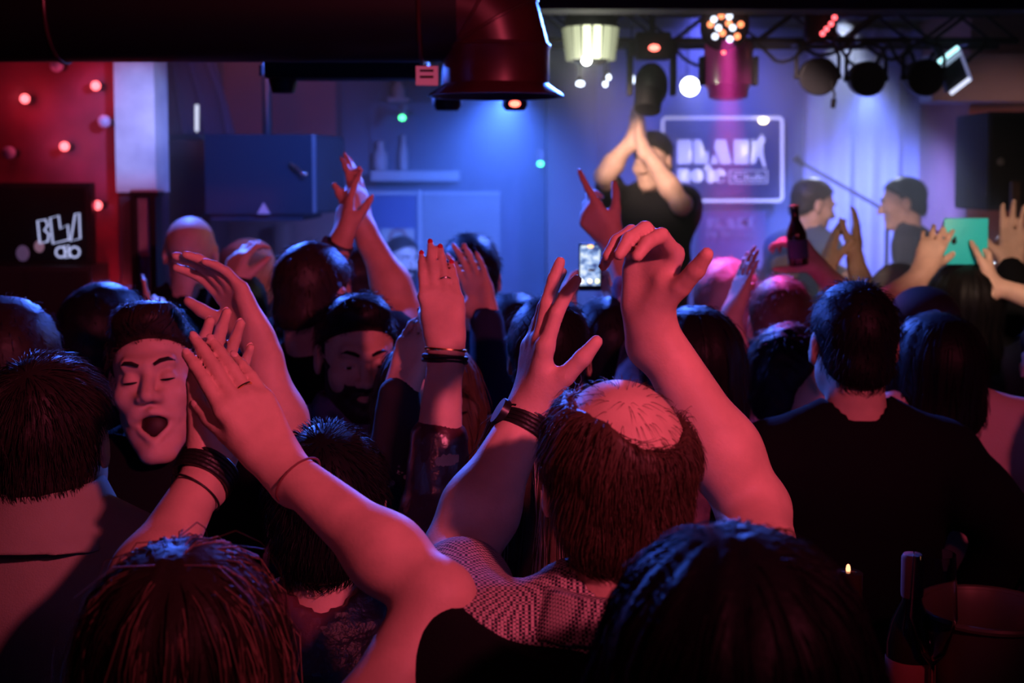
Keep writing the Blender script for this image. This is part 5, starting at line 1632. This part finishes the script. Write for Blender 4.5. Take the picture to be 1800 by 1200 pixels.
band(gw, 'R', 0.93, 0.031, 'bracelet', MATS['silver'], 0.003, 2, 0.85)

# shouting man, facing the camera
sht = BP('shouting man with open mouth facing the camera behind the clapping hands', (276, 668, 2.25), yaw=186, pitch=9, roll=6, byaw=180, tone='fair', face=True, jaw=0.026, hair='quiff', hairc='dark', nst=2600, hlen=0.03, shirt='black_cotton', sleeve='short', vox=0.0044, lid=-0.002,
         arms={'L': dict(e=(508, 800, 2.10), w=(452, 592, 2.12), tip=(388, 478, 2.14), dorsal=(0.55, 0.75, 0.3), curl=(18, 22, 14), spread=3, thumb=(30, .3, 0), sleeve='short')})
band(sht, 'L', 0.95, 0.030, 'wrist_cord', MATS['black_leather'], 0.0022, 2, 0.9)

# bearded man in the plaid jacket
BP('bearded man in purple plaid jacket looking aside, facing the camera', (628, 628, 2.6), yaw=197, pitch=-6, tone='mid', face=True, hair='quiff', hairc='black', beard='dark', nst=2200, hlen=0.022, shirt='purple_plaid', neckline='collar', sleeve='long', vox=0.0044, lid=0.0024)

# crowd heads to the left
BP('person with dark hair at the far picture edge above the cream shirt man', (18, 655, 2.35), yaw=10, hair='curly', hairc='dark', nst=900, shirt='navy_cotton', sleeve='long')
BP('dark curly haired person between the television and the shouting man', (190, 610, 2.75), yaw=-15, hair='curly', hairc='black', nst=900, shirt='black_cotton', sleeve='long')
bm = BP('man with cropped dark hair clapping high overhead, watch on his wrist', (556, 525, 2.85), yaw=-28, pitch=-6, byaw=-10, tone='mid', hair='crop', hairc='dark', nst=1500, hlen=0.02, shirt='black_cotton', sleeve='short', vox=0.008, hs=0.92,
        arms={'L': dict(w=(600, 424, 2.94), tip=(612, 310, 2.99), e=(540, 560, 2.98), dorsal=(-0.85, -0.5, 0.1), curl=(6, 10, 8), spread=1, thumb=(22, .4, 0)),
              'R': dict(e=(708, 540, 2.98), w=(640, 402, 2.99), tip=(625, 306, 3.01), dorsal=(0.9, -0.4, 0.1), curl=(4, 8, 6), spread=0, thumb=(18, .3, 0))})
watch(bm, 'L', 0.92, 0.034, MATS['black_leather'])
BP('tall bald man in black seen from behind below the hanging loudspeaker', (336, 446, 3.95), yaw=6, tone='fair', hair='bald', hairc='black', shirt='black_cotton', sleeve='long', shoulders=0.01)
BP('white haired balding man in profile beside the tall bald man', (442, 476, 4.6), yaw=-62, pitch=-6, tone='fair', face=True, hair='ring', hairc='grey', nst=500, shirt='navy_cotton', sleeve='long', vox=0.008)
BP('person raising one curved hand between the bald heads', (418, 560, 3.5), yaw=10, hair='short', hairc='black', nst=500, shirt='black_cotton', sleeve='short', tone='fair', vox=0.008,
   arms={'L': dict(w=(405, 508, 3.45), e=(392, 600, 3.4), tip=(425, 425, 3.5), dorsal=(-0.5, -0.6, 0.5), curl=CUP, spread=8)})
BP('person lifting a finger beside the dark post', (165, 640, 3.6), yaw=-10, hair='short', hairc='black', nst=400, shirt='navy_cotton', sleeve='long', tone='fair',
   arms={'R': dict(w=(286, 592, 3.62), tip=(277, 500, 3.62), dorsal=(0.3, -0.9, 0), curl=((4, 8, 5), FIST, FIST, FIST))})
BP('person half hidden behind the overhead clapping man', (625, 500, 3.8), yaw=10, tone='fair', hair='short', hairc='dark', nst=300, shirt='navy_cotton', sleeve='long')
# centre
BP('round dark haired person behind the ringed hand', (826, 492, 3.55), yaw=8, tone='mid', hair='short', hairc='black', nst=1200, hlen=0.02, shirt='navy_cotton', sleeve='long', vox=0.007)
BP('person in dark jacket raising an open hand beside the round dark head', (905, 605, 3.2), yaw=0, tone='mid', hair='short', hairc='black', nst=700, shirt='navy_cotton', sleeve='long', vox=0.008,
   arms={'L': dict(w=(856, 562, 3.0), e=(868, 690, 2.93), tip=(828, 462, 3.05), dorsal=(0.45, 0.85, 0), curl=(10, 14, 10), spread=6, thumb=(52, .2, -2))})
ph = BP('dark haired person filming with a phone held up', (1064, 622, 2.92), yaw=4, tone='fair', fem=True, hair='short', hairc='black', nst=900, shirt='navy_cotton', sleeve='long', vox=0.008,
        arms={'L': dict(w=(990, 566, 3.18), tip=(1006, 480, 3.20), dorsal=(-0.85, 0.45, 0), curl=(25, 35, 25), spread=3, thumb=(14, .1, 0), pole=(-1, -0.1, -0.4)),
              'R': dict(w=(1086, 566, 3.18), tip=(1070, 480, 3.20), dorsal=(0.85, 0.45, 0), curl=(25, 35, 25), spread=3, thumb=(14, .1, 0), pole=(1, -0.1, -0.4))})
hd = BP('dark haired person in striped top with a dark hand stretched open before the singer', (1220, 655, 2.55), yaw=0, tone='mid', hair='bob', hairc='black', nst=800, hlen=0.08, shirt='striped_hood', sleeve='mid', vox=0.008,
        arms={'L': dict(s=(1130, 760, 2.62), e=(1135, 575, 2.88), w=(1078, 425, 2.98), tip=(1005, 335, 3.0), dorsal=(-0.4, -0.8, -0.2), curl=((6, 10, 8), (50, 55, 30), (56, 58, 30), (58, 58, 30)), spread=5, thumb=(40, .3, 0))})
BP('person in black with rounded dark hair in front of the phone', (966, 632, 2.55), yaw=-4, hair='short', hairc='black', nst=900, shirt='black_cotton', sleeve='long')
# right half
BP('person with magenta lit hair nearest the stage banner', (1276, 540, 3.62), yaw=-8, tone='fair', hair='curly', hairc='light', nst=1200, hlen=0.02, shirt='charcoal_cotton', sleeve='long')
BP('person with pink lit hair beside the thin raised arm', (1371, 572, 3.32), yaw=-6, tone='fair', hair='short', hairc='brown', nst=1200, hlen=0.02, shirt='navy_cotton', sleeve='long')
ta = BP('person raising one thin bare arm with a wrist cord', (1258, 730, 3.15), yaw=0, tone='mid', fem=True, hair='short', hairc='dark', nst=900, shirt='pink_cotton', sleeve='short', vox=0.008,
        arms={'R': dict(e=(1308, 690, 3.14), w=(1284, 552, 3.12), tip=(1326, 440, 3.16), dorsal=(-0.85, -0.3, 0.3), curl=(-2, 6, 4), spread=3, thumb=(20, .5, 0))})
band(ta, 'R', 0.97, 0.026, 'wrist_cord', MATS['black_leather'], 0.0025, 2, 0.85)
BP('curly black haired person calling through cupped hand left of the black t-shirt man', (1386, 676, 2.88), yaw=-20, tone='mid', hair='curly', hairc='black', nst=1500, hlen=0.025, shirt='navy_cotton', sleeve='short', vox=0.007,
   arms={'R': dict(w=(1425, 700, 2.75), e=(1392, 830, 2.72), tip=(1448, 610, 2.8), dorsal=(-0.5, -0.85, 0), curl=RELAX)})
BP('dark long haired woman in pale pink shirt behind the black t-shirt man', (1640, 660, 2.68), yaw=6, neckz=0.055, tone='mid', fem=True, hair='bob', hairc='black', nst=1500, hlen=0.09, shirt='pink_cotton', sleeve='long', shoulders=0.085, svox=0.012,
   arms={'R': dict(s=(1762, 768, 2.66), e=(1850, 940, 2.72), w=(1740, 1000, 2.8), tip=(1660, 970, 2.78), dorsal=(0, -1, 0.3))})
BP('person with short blue lit hair beyond the black t-shirt man', (1574, 535, 3.72), yaw=20, tone='fair', hair='buzz', hairc='grey', nst=500, shirt='navy_cotton', sleeve='long')
BP('person in a flat dark cap beside the long haired woman', (1622, 585, 3.2), yaw=0, tone='mid', hair='cap', hairc='black', nst=0, shirt='navy_cotton', sleeve='long')
tb_ = BP('woman with long dark hair filming on a tablet', (1692, 545, 3.5), yaw=8, tone='fair', fem=True, hair='long', hairc='black', nst=1500, hlen=0.12, shirt='navy_cotton', sleeve='short', vox=0.008,
         arms={'L': dict(w=(1622, 478, 3.42), tip=(1652, 395, 3.45), dorsal=(-0.2, -0.9, 0.2), curl=((12, 20, 14), (16, 22, 14), (22, 26, 16), (26, 28, 16)), spread=10, thumb=(35, .4, 0), pole=(-.8, -.2, -.7)),
               'R': dict(w=(1742, 500, 3.42), tip=(1735, 430, 3.5), dorsal=(0.9, -0.3, 0.1), curl=(40, 40, 25), pole=(0.8, -.2, -.7))})
BP('person with orange lit raised hand at the stage edge', (1812, 560, 3.7), yaw=10, tone='fair', hair='short', hairc='black', nst=400, shirt='black_cotton', sleeve='long', vox=0.008,
   arms={'L': dict(w=(1775, 470, 3.7), e=(1792, 560, 3.62), tip=(1788, 375, 3.75), dorsal=(0.3, 0.9, 0), curl=(8, 14, 10), spread=9, thumb=(55, .2, -3))})
BP('person in dark purple top at the picture edge behind the long haired women', (1858, 640, 2.95), yaw=-5, tone='mid', hair='short', hairc='black', nst=400, shirt='purple_plaid', sleeve='long', shoulders=0.04)
BP('blue lit shoulder and dark head of a person at the bottom picture edge', (2020, 760, 2.3), yaw=0, tone='mid', hair='short', hairc='black', nst=300, shirt='navy_cotton', sleeve='long')
bh = BP('person holding up a dark beer bottle before the bending guitarist', (1452, 600, 3.75), yaw=6, tone='fair', hair='short', hairc='brown', nst=600, shirt='navy_cotton', sleeve='short', vox=0.008,
        arms={'R': dict(w=(1438, 470, 3.70), e=(1498, 540, 3.62), tip=(1400, 420, 3.68), dorsal=(0.5, -0.6, 0.5), curl=((30, 45, 30), (45, 55, 35), (50, 60, 35), (50, 60, 35)), spread=3, thumb=(48, .7, 2))})
cl = BP('person clapping loosely in front of the two bending musicians', (1560, 620, 4.1), yaw=0, tone='mid', hair='short', hairc='black', nst=400, shirt='navy_cotton', sleeve='none', vox=0.0088,
        arms={'L': dict(w=(1452, 478, 4.15), e=(1470, 560, 4.05), tip=(1470, 370, 4.25), dorsal=(-0.95, -0.25, 0), curl=(6, 10, 8), spread=3, thumb=(35, .3, 0)),
              'R': dict(w=(1503, 455, 4.15), e=(1530, 545, 4.05), tip=(1512, 375, 4.25), dorsal=(0.85, -0.5, 0), curl=(6, 10, 8), spread=3, thumb=(40, .3, 0))})

# ------------------------------------------------------------------ performers on the stage
GP = 'musicians on the stage'
sg_ = BP('singer in black t-shirt clapping overhead beside the framed sign', (1146, 284, 5.55), yaw=150, pitch=-8, byaw=176, tone='fair', face=True, hair='short', hairc='black', nst=700, shirt='black_cotton', sleeve='short', vox=0.0088, floor=0.35, group=GP, cat='person',
         arms={'R': dict(e=(1062, 310, 5.42), w=(1112, 243, 5.42), tip=(1118, 186, 5.44), dorsal=(-0.9, -0.3, 0.1), curl=(6, 12, 8), spread=4, thumb=(35, .3, 0)),
               'L': dict(e=(1198, 360, 5.30), w=(1128, 255, 5.38), tip=(1126, 190, 5.42), dorsal=(0.9, -0.4, 0.1), curl=(6, 12, 8), spread=4, thumb=(35, .3, 0))})
g1 = BP('bending guitarist in blue t-shirt with bowed head facing the other musician', (1430, 362, 5.95), yaw=-78, pitch=-14, byaw=-60, tone='fair', face=True, hair='crop', hairc='dark', nst=700, shirt='blue_cotton', sleeve='short', vox=0.0088, floor=0.35, group=GP, lean=(0, -0.26),
        arms={'R': dict(e=(1372, 468, 5.75), w=(1420, 505, 5.8), tip=(1450, 520, 5.8), dorsal=(0, -0.9, 0.4)), 'L': dict(e=(1440, 470, 6.0), w=(1480, 480, 5.9), tip=(1500, 500, 5.9), dorsal=(0, -.7, .7))})
g2 = BP('short haired musician in dark t-shirt leaning forward facing the guitarist', (1586, 358, 6.05), yaw=80, pitch=-8, byaw=60, tone='fair', face=True, hair='crop', hairc='black', nst=700, shirt='charcoal_cotton', sleeve='short', vox=0.0088, floor=0.35, group=GP, lean=(0, -0.22),
        arms={'L': dict(e=(1600, 470, 5.85), w=(1560, 500, 5.85), tip=(1535, 510, 5.85), dorsal=(0, -0.9, 0.4))})
dr_ = BP('bearded drummer in a dark cap shirt watching from behind the panels', (708, 458, 6.6), yaw=215, pitch=-2, byaw=200, tone='fair', face=True, hair='crop', hairc='dark', beard='black', nst=500, shirt='navy_cotton', sleeve='short', vox=0.0075, floor=0.35, group=GP)
dr_['root']['label'] = 'bearded drummer standing before the small cream poster'

# ------------------------------------------------------------------ held things
e = empty('smartphone', P(1037, 510, 3.15), 'phone with a bright screen showing the stage, held up by both hands', 'phone')
w_, h_ = 40 * 3.15 / FPX, 84 * 3.15 / FPX
c = P(1037, 469, 3.15)
MB().box(c, (w_, 0.009, h_), bevel=0.004).build('phone_case', MATS['black_plastic'], e)
m = bpy.data.materials.new('phone_screen'); m.use_nodes = True
nt = m.node_tree; b = nt.nodes['Principled BSDF']
tc = nset(nt, 'ShaderNodeTexCoord'); nz = nset(nt, 'ShaderNodeTexNoise'); nz.inputs['Scale'].default_value = 70; nz.inputs['Detail'].default_value = 2
rp = nset(nt, 'ShaderNodeValToRGB')
rp.color_ramp.elements[0].position = 0.35; rp.color_ramp.elements[0].color = (0.05, 0.08, 0.25, 1)
rp.color_ramp.elements[1].position = 0.66; rp.color_ramp.elements[1].color = (0.75, 0.85, 1.0, 1)
k = rp.color_ramp.elements.new(0.5); k.color = (0.25, 0.40, 0.75, 1)
nt.links.new(tc.outputs['Object'], nz.inputs['Vector']); nt.links.new(nz.outputs['Fac'], rp.inputs['Fac'])
nt.links.new(rp.outputs['Color'], b.inputs['Emission Color']); b.inputs['Emission Strength'].default_value = 1.1
b.inputs['Base Color'].default_value = (0.02, 0.02, 0.03, 1)
MB().box(c + [0, -0.0048, 0.004], (w_ * .88, 0.001, h_ * .84), bevel=0.0).build('screen', m, e, False)
for px, col in ((1022, (0.9, 0.9, 1.0)), (1037, (1.0, 0.85, 0.6)), (1050, (0.9, 0.9, 0.5))):
    MB().ball(P(px, 494, 3.142), 0.006, 12, (1, .25, 1)).build('screen_button', glow('pb%d' % px, col, 2.0), e)
MB().ball(P(1038, 433, 3.142), 0.006, 12, (1.3, .25, .8)).build('screen_highlight', glow('pb_or', (1.0, 0.55, 0.25), 2.2), e)

c = P(1697, 424, 3.46)
e = empty('tablet', P(1697, 465, 3.46), 'teal tablet seen from the back with a small dark logo', 'tablet')
w_, h_ = 78 * 3.46 / FPX, 82 * 3.46 / FPX
MB().box(c, (w_, 0.010, h_), bevel=0.004).build('tablet_back', MATS['tablet_teal'], e)
MB().ball(P(1677, 424, 3.453), 0.008, 14, (0.9, .2, 1)).ball(P(1679, 418, 3.453), 0.003, 8, (1, .3, 1.4)).build('logo_mark', MATS['black_plastic'], e)
MB().box(c + [0, 0.0058, 0], (w_ * .93, 0.001, h_ * .93)).build('screen', glow('tablet_screen', (0.5, 0.7, 1.0), 0.8), e, False)

# brown beer bottle held upright
bb0, bb1 = P(1404, 466, 3.66), P(1396, 362, 3.66)
e = empty('beer_bottle', bb0, 'dark brown beer bottle held up in front of the bending guitarist', 'bottle')
ax = Vector(bb1 - bb0); L = ax.length; M3 = ax.to_track_quat('Z', 'Y').to_matrix()
MB().lathe([(0.026, 0), (0.029, 0.005), (0.029, L * .52), (0.024, L * .62), (0.013, L * .76), (0.012, L * .95), (0.014, L * .96), (0.014, L)], bb0, 24, M3).build('bottle_body', MATS['bottle_glass'], e)
MB().lathe([(0.0294, L * .12), (0.0298, L * .13), (0.0298, L * .42), (0.0294, L * .43)], bb0, 24, M3).build('bottle_label', mat('beer_label', (0.05, 0.05, 0.12), rough=0.5), e)
MB().lathe([(0.0148, L * .97), (0.0150, L * 1.01), (0.010, L * 1.02)], bb0, 16, M3).build('cap', MATS['gold'], e)
